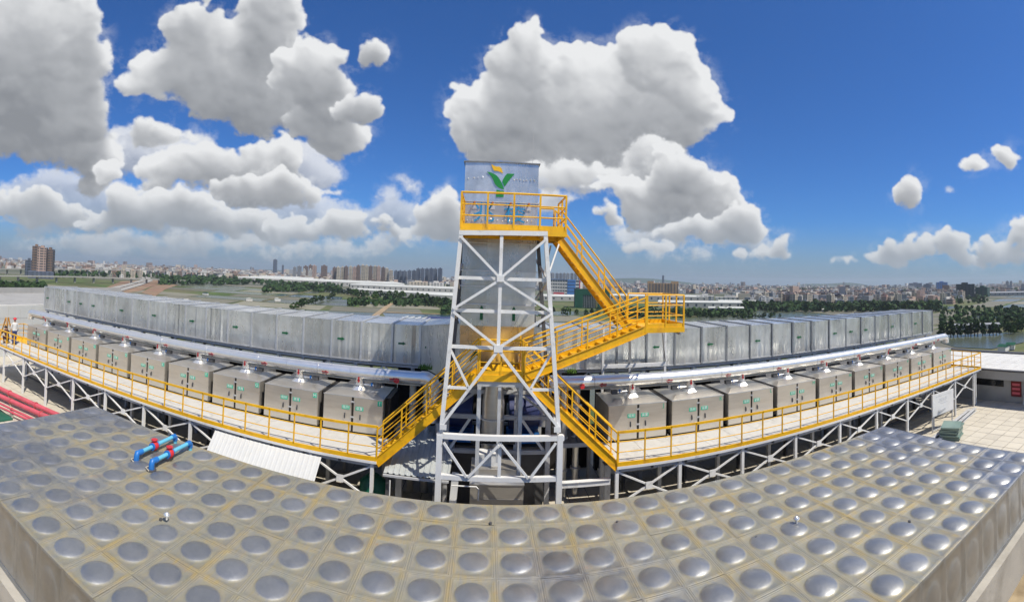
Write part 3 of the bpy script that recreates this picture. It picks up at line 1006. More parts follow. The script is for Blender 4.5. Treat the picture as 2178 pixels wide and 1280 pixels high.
def cabinet_proto():
    t = link('steel_cabinet', None, None, (0, 0, 0))
    # origin: middle of the front bottom edge
    b = MB()
    b.box((-CW / 2, 0.02, 0.04), (CW / 2, CD, CH))
    b.obj('body', 'brushed_stainless', t)
    MB().box((-CW / 2 - 0.03, 0.03, -0.03), (CW / 2 + 0.03, CD, 0.038)).obj('plinth', 'black_gap', t)
    for s in (-1, 1):
        d = MB()
        x0, x1 = (0.045, CW / 2 - 0.012) if s > 0 else (-CW / 2 + 0.012, -0.045)
        # a sheet door that is not perfectly flat
        nx, nz = 5, 3
        pts = {}
        for i in range(nx + 1):
            for j in range(nz + 1):
                x = x0 + (x1 - x0) * i / nx
                z = 0.06 + (CH - 0.075) * j / nz
                yy = -0.012 + (random.uniform(-0.004, 0.004) if 0 < i < nx and 0 < j < nz else 0)
                pts[i, j] = len(d.v)
                d.v.append((x, yy, z))
        for i in range(nx):
            for j in range(nz):
                d.f.append((pts[i, j], pts[i + 1, j], pts[i + 1, j + 1], pts[i, j + 1]))
                d.sm.append(True)
        d.box((x0, -0.010, 0.06), (x1, 0.018, CH - 0.016))
        door = d.obj('door', 'brushed_stainless', t)
        hx = 0.30 * s
        h = MB()
        h.tube([(hx, -0.012, 0.52), (hx, -0.07, 0.54), (hx, -0.07, 0.66), (hx, -0.012, 0.68)], 0.014, 6)
        h.box((hx - 0.025, -0.02, 0.50), (hx + 0.025, -0.012, 0.70))
        h.obj('handle', 'dark_steel', door)
        MB().box((0.24 * s - 0.15 + 0.03 * s, -0.022, 0.84), (0.24 * s + 0.15 + 0.03 * s, -0.013, 0.98)).obj('name_plate', 'label_green', door)
    MB().box((-0.04, 0.0, 0.05), (0.04, 0.02, CH - 0.01)).obj('centre_gap', 'black_gap', t)
    for z in (0.58, 1.14):
        k = MB().box((-0.07, -0.03, z - 0.03), (0.07, -0.005, z + 0.03))
        k.tube([(0, -0.06, z), (0, -0.02, z)], 0.02, 8)
        k.obj('latch', 'flange_light', t)
    # hipped roof
    e, w2 = 0.0, CW / 2
    z0, z1 = CH, CH + 0.10
    r = MB()
    a = [(-w2, 0.0, z0), (w2, 0.0, z0), (w2, CD, z0), (-w2, CD, z0)]
    c = [(-w2 * 0.62, 0.5, z1), (w2 * 0.62, 0.5, z1), (w2 * 0.62, CD - 0.45, z1), (-w2 * 0.62, CD - 0.45, z1)]
    r.hexa(a + c)
    r.obj('roof', 'brushed_stainless', t)
    MB().box((-w2 - 0.01, -0.016, z0 - 0.02), (w2 + 0.01, 0.0, z0 + 0.012)).obj('roof_lip', 'flange_light', t)
    # square to round outlet
    f = MB()
    yc = 0.87
    n = 16
    i0 = len(f.v)
    for j in range(n):
        t_ = 2 * PI * (j + 0.5) / n
        k = 1 / max(abs(math.cos(t_)), abs(math.sin(t_)))
        f.v.append((0.29 * k * math.cos(t_), yc + 0.29 * k * math.sin(t_), z1 - 0.005))
    for j in range(n):
        t_ = 2 * PI * (j + 0.5) / n
        f.v.append((0.19 * math.cos(t_), yc + 0.19 * math.sin(t_), z1 + 0.14))
    for j in range(n):
        f.f.append((j, (j + 1) % n, n + (j + 1) % n, n + j))
        f.sm.append(False)
    f.obj('outlet_cone', 'polished_stainless', t)
    MB().tube([(0, yc, z1 + 0.15), (0, yc, z1 + 0.58)], 0.185, 18).obj('outlet_pipe', 'polished_stainless', t)
    MB().tube([(0, yc, z1 + 0.17), (0, yc, z1 + 0.20)], 0.225, 18).obj('pipe_flange', 'flange_light', t)
    ar = MB().prism([(-0.03, z1 + 0.50), (-0.03, z1 + 0.37), (-0.065, z1 + 0.37), (0, z1 + 0.27), (0.065, z1 + 0.37), (0.03, z1 + 0.37), (0.03, z1 + 0.50)], yc - 0.20, yc - 0.182)
    ar.obj('flow_arrow', 'red_paint', t)
    return t


proto = cabinet_proto()
tx_l = text_mesh('吸附', 0.125, 0.004, 'label_white')
tx_r = text_mesh('装置', 0.125, 0.004, 'label_white')
ROWS = []
ordn = ['first', 'second', 'third', 'fourth', 'fifth', 'sixth', 'seventh', 'eighth', 'ninth']
for i, L in enumerate('IHGFEDCBA'):
    x = -5.93 + CW / 2 - i * BAY
    where = {'I': 'steel cabinet lettered I, right beside the foot of the left stair', 'H': 'steel cabinet lettered H, second left of the left stair', 'G': 'steel cabinet lettered G in the left row', 'F': 'steel cabinet lettered F in the left row',
             'A': 'steel cabinet at the far left end, beside the workers'}.get(L, '%s steel cabinet from the far left end of the left row' % ordn[8 - i])
    ROWS.append((L, x, where, -1))
for i, L in enumerate('JKLMNOPQR'):
    x = 4.63 + CW / 2 + i * BAY
    where = {'J': 'steel cabinet lettered J, right beside the foot of the right stair', 'K': 'steel cabinet lettered K, second right of the right stair', 'L': 'steel cabinet lettered L in the right row',
             'R': 'steel cabinet at the far right end under the pipe end'}.get(L, '%s steel cabinet from the foot of the right stair' % ordn[i])
    ROWS.append((L, x, where, 1))
cabs = [proto] + [copy_tree(proto) for _ in ROWS[1:]]
for t, (L, x, lab, side) in zip(cabs, ROWS):
    t.location = (x, DC, ZC)
    tag(t, lab, 'cabinet', 'steel cabinets along the walkways')
    doors = [c for c in t.children if c.name.startswith('door')]
    for d in doors:
        sgn = 1 if sum(v.co.x for v in d.data.vertices) > 0 else -1
        pl = [c for c in d.children if c.name.startswith('name_plate')][0]
        link('lettering', tx_r if sgn > 0 else tx_l, d, (0.24 * sgn + 0.03 * sgn, -0.025, 0.91), FRONT)
    if side < 0:
        MB().box((CW / 2 - 0.21, -0.02, CH - 0.24), (CW / 2 - 0.05, -0.012, CH - 0.06)).obj('letter_plate', 'label_green', t)
        link('letter', text_mesh(L, 0.19, 0.004, 'label_white', 'letter'), t, (CW / 2 - 0.13, -0.024, CH - 0.15), FRONT)
    else:
        link('letter', text_mesh(L, 0.22, 0.004, 'label_green', 'letter'), t, (CW / 2 - 0.13, -0.022, CH - 0.14), FRONT)
    # valve actuator beside the outlet
    s = 1 if side < 0 else -1
    z = CH + 0.30
    yc = 0.80
    MB().tube([(0.19 * s, yc, z), (0.62 * s, yc, z)], 0.035, 8).obj('actuator_rod', 'polished_stainless', t)
    MB().cbox((0.72 * s, yc, z), (0.24, 0.18, 0.15)).obj('actuator', 'dark_steel', t)
    MB().tube([(0.50 * s, yc - 0.0, z - 0.05), (0.50 * s, yc, z + 0.09)], 0.045, 10).obj('actuator_knob', 'deep_blue_fitting', t)
    # inlet box behind, up to the big duct
    q = MB()
    q.hexa([(-0.75, 1.35, CH + 0.05), (0.75, 1.35, CH + 0.05), (0.75, 2.4, CH - 0.3), (-0.75, 2.4, CH - 0.3), (-0.5, 1.9, CH + 0.32), (0.5, 1.9, CH + 0.32), (0.5, 2.5, CH + 0.32), (-0.5, 2.5, CH + 0.32)])
    q.obj('inlet_hood', 'dark_steel', t)
    MB().box((CW / 2 + 0.03, 0.35, -0.1), (CW / 2 + 0.20, CD, CH - 0.02)).obj('gap_shade', 'black_gap', t)  # near-black block standing in for the shade between cabinets

# ================================================================== ROUND PIPES
PYC, PZC, PR = 16.9, -3.91, 0.24
# cabinets' outlets meet the pipe line at this depth


def round_pipe(side):
    xa, xb = (-27.2, -2.35) if side < 0 else (2.85, 27.9)
    t = thing('round_duct', 'long shiny round steel pipe above the %s row of cabinets' % ('left' if side < 0 else 'right'), 'pipe', (xa, PYC, PZC), 'round pipes over the cabinets')
    n = 9
    w = (xb - xa) / n
    for k in range(n):
        MB().tube([(k * w + 0.003, 0, 0), ((k + 1) * w - 0.003, 0, 0)], PR + random.uniform(-0.003, 0.003), 32).obj('pipe_section', 'polished_stainless', t)
        MB().tube([((k + 0.5) * w - 0.02, 0, 0), ((k + 0.5) * w + 0.02, 0, 0)], PR + 0.008, 32).obj('pipe_band', 'flange_light', t)
        d = -1 if side < 0 else 1
        xm = k * w + w * 0.62
        z = -PR * 0.42
        y = -PR * 0.93
        pts = [(xm + 0.14 * d, -0.05), (xm + 0.14 * d, 0.05), (xm - 0.02 * d, 0.05), (xm - 0.02 * d, 0.10), (xm - 0.16 * d, 0), (xm - 0.02 * d, -0.10), (xm - 0.02 * d, -0.05)]
        m_ = MB().prism(pts, -0.006, 0.006)
        o = m_.obj('flow_arrow', 'red_paint', t, (0, y, z))
        o.rotation_euler = (math.radians(25), 0, 0)
    # thin pipe strapped along the underside
    MB().tube([(0, -0.10, -PR - 0.02), (xb - xa, -0.10, -PR - 0.02)], 0.03, 8).obj('small_pipe', 'tube_cream', t)
    MB().tube([(0, -PR - 0.02, -0.10), (xb - xa, -PR - 0.02, -0.10)], 0.012, 6).obj('signal_line', 'flange_dark', t)
    x = 0 if side < 0 else xb - xa
    s = -1 if side < 0 else 1
    MB().tube([(x, 0, 0), (x + 0.12 * s, 0, -0.01), (x + 0.25 * s, 0, -0.06), (x + 0.32 * s, 0, -0.2), (x + 0.34 * s, 0, -0.45)], PR, 20).obj('end_elbow', 'polished_stainless', t)
    x = xb - xa if side < 0 else 0
    s = -s
    MB().tube([(x, 0, 0), (x + 0.2 * s, 0, 0), (x + 0.42 * s, 0, -0.1), (x + 0.5 * s, 0, -0.35), (x + 0.5 * s, 0, -1.6)], PR + 0.03, 20).obj('end_elbow', 'polished_stainless', t)
    MB().tube([(x - s * 0.9, -PR - 0.03, -0.12), (x - s * 0.9, -PR + 0.02, -0.12)], 0.10, 12).obj('valve_wheel', 'red_paint', t)


round_pipe(-1)
round_pipe(1)

# ================================================================== BIG RECTANGULAR DUCTS
DY, DZT, DZB, DD = 19.0, -2.16, -3.86, 3.1


def big_duct(side):
    if side < 0:
        xs = [-29.0 + 1.39 * k for k in range(20)]
        xs[-1] = -2.75
    else:
        xs = [3.0 + 1.405 * k for k in range(20)]
        xs[-1] = 29.7
    t = thing('rectangular_duct', 'giant rectangular sheet metal duct with green arrows, %s wing' % ('left' if side < 0 else 'right'), 'duct', (xs[0], DY, DZB), 'rectangular ducts behind the cabinets')
    H = DZT - DZB
    sx = xs[0]
    cuts = []
    for k, (a, b) in enumerate(zip(xs[:-1], xs[1:])):
        a0, b0 = a - sx, b - sx
        d = MB()
        # front sheet with shallow standing folds
        nf = random.choice((7, 10, 13))
        prev = None
        amp = random.choice((0.008, 0.02, 0.034))
        for i in range(nf + 1):
            x = a0 + 0.03 + (b0 - a0 - 0.06) * i / nf
            y = random.uniform(-amp, amp)
            if prev:
                d.quad([(prev[0], prev[1], 0.03), (x, y, 0.03), (x, y + random.uniform(-0.004, 0.004), H), (prev[0], prev[1], H)])
            prev = (x, y)
        # top sheet, slightly sagged
        q = random.uniform(-0.012, 0.004)
        xm = (a0 + b0) / 2
        d.quad([(a0, 0, H), (xm, 0, H + q), (xm, DD, H + q * 1.5), (a0, DD, H)])
        d.quad([(xm, 0, H + q), (b0, 0, H), (b0, DD, H), (xm, DD, H + q * 1.5)])
        d.quad([(a0, DD, 0.03), (b0, DD, 0.03), (b0, DD, H), (a0, DD, H)])
        d.quad([(a0, 0, 0.03), (b0, 0, 0.03), (b0, DD, 0.03), (a0, DD, 0.03)])
        if k in (0, 18):
            e = a0 if k == 0 else b0
            d.quad([(e, 0, 0), (e, DD, 0), (e, DD, H), (e, 0, H)])
        sec = d.obj('duct_section', 'galvanised_sheet', t, fix=False)
        if k % 2 == (0 if side < 0 else 1) or k in (3, 12):
            z = H * 0.52
            s = 1 if side < 0 else -1
            xc = a0 + 0.45
            aw = 0.17
            pts = [(xc - aw * s, z - 0.04), (xc - aw * s, z + 0.04), (xc + 0.03 * s, z + 0.04), (xc + 0.03 * s, z + 0.08), (xc + aw * s, z), (xc + 0.03 * s, z - 0.08), (xc + 0.03 * s, z - 0.04)]
            MB().prism(pts, -0.034, -0.026).obj('flow_arrow', 'arrow_green', sec)
    fl = 'flange_light' if side < 0 else 'flange_dark'  # pale left, dark right: how the sun catches them, put into the colour
    fw = 0.045
    fm = MB()
    fm.box((-fw, -0.045, -0.02), (fw, 0.02, H + 0.05))
    fm.box((-fw, 0.02, H + 0.012), (fw, DD, H + 0.05))
    fm.box((-fw, DD, -0.02), (fw, DD + 0.045, H + 0.05))
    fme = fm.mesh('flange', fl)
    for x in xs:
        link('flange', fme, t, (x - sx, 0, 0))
    MB().box((0, -0.03, -0.01), (xs[-1] - sx, 0.03, 0.05)).obj('bottom_angle', 'flange_light', t)
    # steel frame that carries it
    fr = thing('duct_support', 'steel frame with small V struts under the %s rectangular duct' % ('left' if side < 0 else 'right'), 'frame', (sx, DY, ZF), 'steel frames under the ducts')
    top = DZB - ZF - 0.06
    L = xs[-1] - sx
    for yy in (0.15, DD - 0.15):
        MB().box((0, yy - 0.06, top - 0.10), (L, yy + 0.06, top)).obj('top_beam', 'white_paint', fr)
        MB().box((0, yy - 0.06, top - 0.75), (L, yy + 0.06, top - 0.62)).obj('lower_beam', 'grey_steel', fr)
    x = 0.3
    pm_ = MB().box((-0.07, -0.07, 0), (0.07, 0.07, top - 0.1)).mesh('leg', 'grey_steel')
    sm_ = MB().beam((-0.62, 0, top - 0.62), (0, 0, top - 0.1), 0.05).mesh('strut', 'white_paint')
    sm2 = MB().beam((0.62, 0, top - 0.62), (0, 0, top - 0.1), 0.05).mesh('strut', 'white_paint')
    while x < L:
        for yy in (0.15, DD - 0.15):
            link('leg', pm_, fr, (x, yy, 0))
        if x + 1.3 < L:
            link('strut', sm_, fr, (x + 1.28, 0.15, 0))
            link('strut', sm2, fr, (x + 1.28, 0.15, 0))
        x += 2.565


big_duct(-1)
big_duct(1)

# ================================================================== CENTRE: plenum and chimney
CX = 0.42
chim = thing('chimney', 'square sheet metal chimney with leaf logo standing inside the white tower', 'chimney', (CX, 15.2, -4.0))


def sheet(mb, p00, p10, p11, p01, n=5, amp=0.02, rnd=random):
    g = {}
    for i in range(n + 1):
        for j in range(n + 1):
            u, v = i / n, j / n
            p = (Vector(p00) * (1 - u) + Vector(p10) * u) * (1 - v) + (Vector(p01) * (1 - u) + Vector(p11) * u) * v
            if 0 < i < n and 0 < j < n:
                p.y += rnd.uniform(-amp, amp)
            g[i, j] = len(mb.v)
            mb.v.append(tuple(p))
    for i in range(n):
        for j in range(n):
            mb.f.append((g[i, j], g[i + 1, j], g[i + 1, j + 1], g[i, j + 1]))
            mb.sm.append(True)


W2 = 1.27
CB = 2.55
segs = [(2.65, 3.72), (3.72, 4.45), (4.45, 5.25), (5.25, 6.85), (6.85, 8.03)]
segs = [(z0 , z1) for z0, z1 in segs]
zz = [2.35, 3.10, 3.72, 4.25, 5.20, 6.62, 8.0]
for z0, z1 in zip(zz[:-1], zz[1:]):
    d = MB()
    z1_ = z1 - 0.02
    for (a, b) in (((-W2, 0), (0, -0.01)), ((0, -0.01), (W2, 0)), ((W2, 0), (W2, CB)), ((W2, CB), (-W2, CB)), ((-W2, CB), (-W2, 0))):
        sheet(d, (a[0], a[1], z0), (b[0], b[1], z0), (b[0], b[1], z1_), (a[0], a[1], z1_), 4, 0.012)
    d.obj('chimney_section', 'galvanised_sheet', chim)
    MB().box((-W2 - 0.05, -0.05, z1 - 0.035), (W2 + 0.05, CB + 0.05, z1 + 0.0)).obj('flange', 'flange_light' if z1 != 8.0 else 'flange_dark', chim)
for s in (-1, 1):
    pts = [(s * 0.55 - 0.05, 2.55), (s * 0.55 + 0.05, 2.55), (s * 0.55 + 0.05, 2.85), (s * 0.55 + 0.10, 2.85), (s * 0.55, 3.05), (s * 0.55 - 0.10, 2.85), (s * 0.55 - 0.05, 2.85)]
    MB().prism(pts, -0.04, -0.025).obj('flow_arrow', 'arrow_green', chim)
# plenum: the ducts widen and turn up into the chimney
d = MB()
xa, xb = -2.72 - CX, 2.97 - CX
yb = DY - 15.2
H0, H1 = DZB + 4.0, DZT + 4.0
sheet(d, (xa, yb, H0), (-W2, 1.2, H0 - 0.2), (-W2, 1.0, 2.35), (xa, yb, H1), 5, 0.05)
sheet(d, (-W2, 1.2, H0 - 0.2), (W2, 1.2, H0 - 0.2), (W2, 0.0, 2.35), (-W2, 0.0, 2.35), 6, 0.04)
sheet(d, (W2, 1.2, H0 - 0.2), (xb, yb, H0), (xb, yb, H1), (W2, 1.0, 2.35), 5, 0.05)
sheet(d, (xa, yb, H1), (-W2, 0.6, 2.35), (-W2, CB, 2.35), (xa, yb + DD, H1), 5, 0.02)
sheet(d, (W2, 0.6, 2.35), (xb, yb, H1), (xb, yb + DD, H1), (W2, CB, 2.35), 5, 0.02)
d.quad([(-W2, 0.0, 2.35), (-W2, 1.0, 2.35), (-W2, 1.2, H0 - 0.2)])
d.quad([(W2, 0.0, 2.35), (W2, 1.0, 2.35), (W2, 1.2, H0 - 0.2)])
d.obj('plenum', 'galvanised_sheet', chim)
for x in (xa + 0.25, ):
    MB().prism([(x, 0.95), (x, 1.03), (x + 0.25, 1.03), (x + 0.25, 1.09), (x + 0.42, 0.99), (x + 0.25, 0.89), (x + 0.25, 0.95)], yb - 0.42, yb - 0.40).obj('flow_arrow', 'arrow_green', chim)
ax = -0.95
MB().prism([(ax, 1.10), (ax + 0.06, 1.05), (ax + 0.26, 1.28), (ax + 0.32, 1.23), (ax + 0.34, 1.45), (ax + 0.12, 1.40), (ax + 0.19, 1.34)], 0.45, 0.47).obj('flow_arrow', 'arrow_green', chim)
# logo on the top section: hand drawn outline of a leafed letter
LZ = 6.76
lg = MB()


def bez(p0, p1, p2, n=8):
    return [((1 - t) ** 2 * p0[0] + 2 * t * (1 - t) * p1[0] + t * t * p2[0], (1 - t) ** 2 * p0[1] + 2 * t * (1 - t) * p1[1] + t * t * p2[1]) for t in [i / n for i in range(n + 1)]]


def LP(x, y):       # from the close-up of the sign (x 220..1170, y 100..560) to metres
    return ((x - 700) / 950 * 2.42, LZ + (560 - y) / 460 * 1.17)


leaf = bez((495, 217), (560, 215), (630, 265)) + bez((630, 265), (700, 330), (735, 450))[1:] + bez((735, 450), (640, 435), (600, 360))[1:] + bez((600, 360), (570, 270), (495, 217))[1:-1]
arm = bez((770, 232), (820, 230), (872, 232)) + bez((872, 232), (800, 310), (742, 412))[1:] + bez((742, 412), (715, 370), (708, 340))[1:] + bez((708, 340), (725, 280), (770, 232))[1:-1]
stem = [(632, 455), (690, 470), (736, 468), (730, 552), (630, 552)]
flame = bez((555, 108), (600, 150), (655, 140)) + bez((655, 140), (700, 150), (712, 232))[1:] + bez((712, 232), (660, 195), (600, 200))[1:] + bez((600, 200), (565, 180), (555, 108))[1:-1]
for name, poly, m_ in (('logo_leaf', leaf, 'logo_green'), ('logo_arm', arm, 'logo_green'), ('logo_stem', stem, 'logo_green'), ('logo_flame', flame, 'logo_yellow')):
    MB().prism([LP(*p) for p in poly], -0.035, -0.022).obj(name, m_, chim)
for i, ch in enumerate('兆稜'):
    o = link('lettering', text_mesh(ch, 0.78, 0.008, 'letter_blue'), chim, (-0.58 + i * 1.06, -0.035, 6.20), FRONT)
# rows of bright weld dimples
wd = MB()
for row in (7.42, 5.98):
    x = -W2 + 0.12
    while x < W2 - 0.1:
        if not (-0.55 < x < 0.35 and row > 7):
            wd.tube([(x, -0.012, row + random.uniform(-0.04, 0.04)), (x + 0.01, -0.026, row + random.uniform(-0.04, 0.04))], [0.03, 0.012], 8)
        x += random.uniform(0.09, 0.2)
o = wd.obj('weld_spot', 'polished_stainless', chim)
o['kind'] = 'stuff'
for i in range(4):
    x = -0.95 + i * 0.62
    MB().box((x - 0.09, -0.03, 6.34), (x + 0.13, -0.018, 6.60)).obj('port_plate', 'flange_light', chim)
    MB().tube([(x, -0.02, 6.50), (x + 0.05, -0.16, 6.56)], 0.035, 10).obj('sample_port', 'rust', chim)
for x in (-1.22, 1.05):
    MB().tube([(x, 0.05, 8.0), (x, 0.05, 9.35)], [0.006, 0.003], 6).obj('lightning_rod', 'grey_steel', chim)

# ================================================================== WHITE TOWER
TY = 13.3
TD = 5.0
tw = thing('steel_tower', 'tall white painted steel tower around the chimney', 'tower', (0.55, TY, ZF))


def T(x, y, z):
    return (x - 0.55, y - TY, z - ZF)


def bar(name, a, b, w=0.12, m_='white_paint', h=None):
    return MB().beam(T(*a), T(*b), w, h or w, up=(0, 1, 0)).obj(name, m_, tw)


kL, kR = (-1.20, -4.63), (2.31, -4.56)      # knees
tL, tR = (-0.80, 1.27), (1.74, 1.33)        # top corners
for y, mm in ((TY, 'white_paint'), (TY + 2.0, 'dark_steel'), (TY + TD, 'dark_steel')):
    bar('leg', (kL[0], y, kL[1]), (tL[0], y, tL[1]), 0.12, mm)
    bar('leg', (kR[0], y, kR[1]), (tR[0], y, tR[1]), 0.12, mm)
for x, z in ((kL[0] - 0.03, kL[1]), (kR[0] + 0.04, kR[1])):
    for y in (TY, TY + 2.5, TY + TD):
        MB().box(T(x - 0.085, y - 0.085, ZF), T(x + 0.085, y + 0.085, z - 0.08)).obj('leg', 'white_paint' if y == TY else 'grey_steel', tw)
MB().box(T(kL[0] - 0.12, TY - 0.08, -4.80), T(kR[0] + 0.16, TY + 0.08, -4.66)).obj('knee_beam', 'white_paint', tw)


def lx(z):
    return kL[0] + (tL[0] - kL[0]) * (z - kL[1]) / (tL[1] - kL[1])


def rx(z):
    return kR[0] + (tR[0] - kR[0]) * (z - kR[1]) / (tR[1] - kR[1])


def zt(px, py):
    return on_plane(px, py, 1, TY)


z1 = zt(1066, 593).z
z2 = zt(1068, 663).z
z3 = zt(1066, 741).z
z4 = zt(1000, 827).z
MX = 0.42
bar('beam', (tL[0] - 0.06, TY, tL[1] + 0.05), (tR[0] + 0.06, TY, tR[1] + 0.05), 0.14)
MB().box(T(MX - 0.05, TY - 0.045, z3), T(MX + 0.05, TY + 0.045, 1.27)).obj('mast', 'white_paint', tw)
e = 0.075
for z in (z1, z2, z3):
    bar('beam', (lx(z), TY + e, z), (rx(z), TY + e, z), 0.10, 'white_paint', 0.07)
for sx_, X in ((-1, lx), (1, rx)):
    zA = zt(985 if sx_ < 0 else 1160, 507).z
    bar('brace', (X(1.2), TY - e, 1.20), (MX, TY - e, z1 + 0.02), 0.075, 'white_paint', 0.05)
    bar('brace', (MX, TY - e, z1 - 0.02), (X(z2), TY - e, z2 + 0.04), 0.075, 'white_paint', 0.05)
    bar('brace', (X(z2), TY - e, z2 - 0.04), (MX, TY - e, z3 + 0.03), 0.075, 'white_paint', 0.05)
    bar('brace', (MX, TY - e, z3 - 0.03), (X(-4.45), TY - e, -4.42), 0.085, 'white_paint', 0.05)
    xm = MX + (X(-4.45) - MX) * ((z3 - z4) / (z3 + 4.42))
    bar('brace', (X(z3), TY + e, z3 - 0.05), (xm, TY + e, z4), 0.07, 'white_paint', 0.05)
    bar('brace', (X(z4), TY + e, z4), (xm, TY + e, z4), 0.08, 'white_paint', 0.05)
for (gx_, gz_, gs_) in ((MX, z1, 0.22), (MX, z3, 0.26), (lx(-4.5) + 0.06, -4.45, 0.2), (rx(-4.5) - 0.06, -4.45, 0.2)):
    MB().cbox(T(gx_, TY - 0.112, gz_), (gs_, 0.014, gs_ * 0.8)).obj('gusset_plate', 'white_paint', tw)
# lower storey braces
zb = -5.92
MB().box(T(kL[0], TY - 0.07, zb - 0.07), T(kR[0], TY + 0.07, zb + 0.06)).obj('beam', 'white_paint', tw)
MB().box(T(MX + 0.09, TY - 0.04, zb + 0.06), T(MX + 0.19, TY + 0.04, -4.86)).obj('mast', 'white_paint', tw)
for (a, b) in (((MX + 0.10, -4.9), (-0.36, zb + 0.05)), ((MX + 0.18, -4.9), (1.42, zb + 0.05)), ((kL[0] + 0.1, -4.9), (-0.40, zb + 0.06)), ((kR[0] - 0.1, -4.85), (1.47, zb + 0.06))):
    bar('brace', (a[0], TY - 0.1, a[1]), (b[0], TY - 0.1, b[1]), 0.07, 'white_paint', 0.05)
# side and rear members
for z in (z1, z2, z3, -4.7, zb):
    for X in (lx, rx):
        xx = X(max(z, -4.6))
        bar('side_beam', (xx, TY + 0.1, z), (xx, TY + TD, z), 0.08, 'grey_steel')
    bar('rear_beam', (lx(max(z, -4.6)), TY + TD, z), (rx(max(z, -4.6)), TY + TD, z), 0.10, 'grey_steel')
for X in (lx, rx):
    bar('side_brace', (X(z1), TY + 0.1, z1), (X(1.2), TY + TD, 1.2), 0.06, 'grey_steel')
    bar('side_brace', (X(z2), TY + TD, z2), (X(z1), TY + 0.1, z1), 0.06, 'grey_steel')
    bar('side_brace', (X(z2), TY + 0.1, z2), (X(z3), TY + TD, z3), 0.06, 'grey_steel')
    bar('side_brace', (X(-4.6), TY + 0.1, -4.7), (X(z3), TY + TD, z3), 0.06, 'grey_steel')
for s, X in ((-1, lx), (1, rx)):
    bar('rear_brace', (X(-4.6), TY + TD, -4.7), (0.5, TY + TD, z3), 0.08, 'grey_steel')
    bar('rear_brace', (X(-4.6), TY + 2.5, -4.8), (0.5 + 0.35 * s, TY + 2.5, -3.7), 0.08, 'grey_steel')
    bar('rear_brace', (X(-4.6), TY + 2.5, -6.2), (0.5 + 0.9 * s, TY + 2.5, -4.95), 0.09, 'white_paint')
for z in (-4.0, -4.9, -6.1):
    bar('middle_beam', (kL[0], TY + 2.5, z), (kR[0], TY + 2.5, z), 0.13, 'grey_steel')
# knee struts that prop the upper platform's right end
bar('prop', (rx(z1) + 0.02, TY + 0.4, z1 + 0.1), (2.38, TY + 1.4, 1.18), 0.05, 'grey_steel')
bar('prop', (rx(0.1), TY + 2.0, 0.1 - 0.6), (2.2, TY + 2.0, 1.18), 0.05, 'grey_steel')

# ================================================================== YELLOW PLATFORMS, STAIRS


def rail_run(t, O, pts, posts=0.95, heights=(1.1, 0.75, 0.4), r=0.021, top_r=0.028, toe=True, end_posts=True, mname='yellow_paint', pr=0.021):
    """railing along a path of 3-D points; O is the parent's place"""
    P = [Vector(p) - Vector(O) for p in pts]
    for si, (a, b) in enumerate(zip(P[:-1], P[1:])):
        for k, h in enumerate(heights):
            MB().tube([a + Vector((0, 0, h)), b + Vector((0, 0, h))], top_r if k == 0 else r * 0.85, 8).obj('handrail' if k == 0 else 'mid_rail', mname, t)
        if toe:
            MB().beam(a + Vector((0, 0, 0.06)), b + Vector((0, 0, 0.06)), 0.012, 0.14).obj('toe_board', mname, t)
        L = (b - a).length
        n = max(1, round(L / posts))
        for i in range(0 if si == 0 else 1, n + 1):
            c = a.lerp(b, i / n)
            MB().box((c.x - pr, c.y - pr, c.z), (c.x + pr, c.y + pr, c.z + heights[0])).obj('rail_post', mname, t)


def deck(t, O, x0, x1, y0, y1, z, fasc=0.2, n=3, under='yellow_paint'):
    O = Vector(O)
    w = (x1 - x0) / n
    for k in range(n):
        MB().box((x0 + k * w + 0.004 - O.x, y0 + 0.03 - O.y, z - 0.03 - O.z), (x0 + (k + 1) * w - 0.004 - O.x, y1 - 0.03 - O.y, z - O.z)).obj('deck_plate', under, t)
    f = MB()
    for (a, b) in (((x0, y0), (x1, y0 + 0.03)), ((x0, y1 - 0.03), (x1, y1)), ((x0, y0 + 0.03), (x0 + 0.03, y1 - 0.03)), ((x1 - 0.03, y0 + 0.03), (x1, y1 - 0.03))):
        f.box((a[0] - O.x, a[1] - O.y, z - fasc - O.z), (b[0] - O.x, b[1] - O.y, z + 0.01 - O.z))
    f.obj('edge_channel', 'yellow_paint', t)
    for k in range(1, n + 1):
        x = x0 + (x1 - x0) * k / (n + 1)
        MB().box((x - 0.04 - O.x, y0 + 0.035 - O.y, z - 0.13 - O.z), (x + 0.04 - O.x, y1 - 0.035 - O.y, z - 0.032 - O.z)).obj('joist', 'yellow_paint', t)


# top platform
UPY = 13.42
ZT = 1.50
O = (0.6, UPY, ZT)
tp = thing('top_platform', 'yellow railed platform at the top of the tower, in front of the sign', 'platform', O)
deck(tp, O, -0.85, 2.42, UPY, 15.12, ZT, 0.18, 4)
deck(tp, O, 1.84, 2.40, 15.13, 16.0, ZT, 0.18, 1)
rail_run(tp, O, [(-0.83, 15.1, ZT), (-0.83, UPY + 0.02, ZT), (2.38, UPY + 0.02, ZT), (2.38, 14.95, ZT)], 0.82, (1.08, 0.72, 0.38), r=0.026, top_r=0.032, pr=0.028)
rail_run(tp, O, [(1.88, 15.98, ZT), (2.38, 15.98, ZT)], 0.8, (1.08, 0.72, 0.38), r=0.024, top_r=0.03)

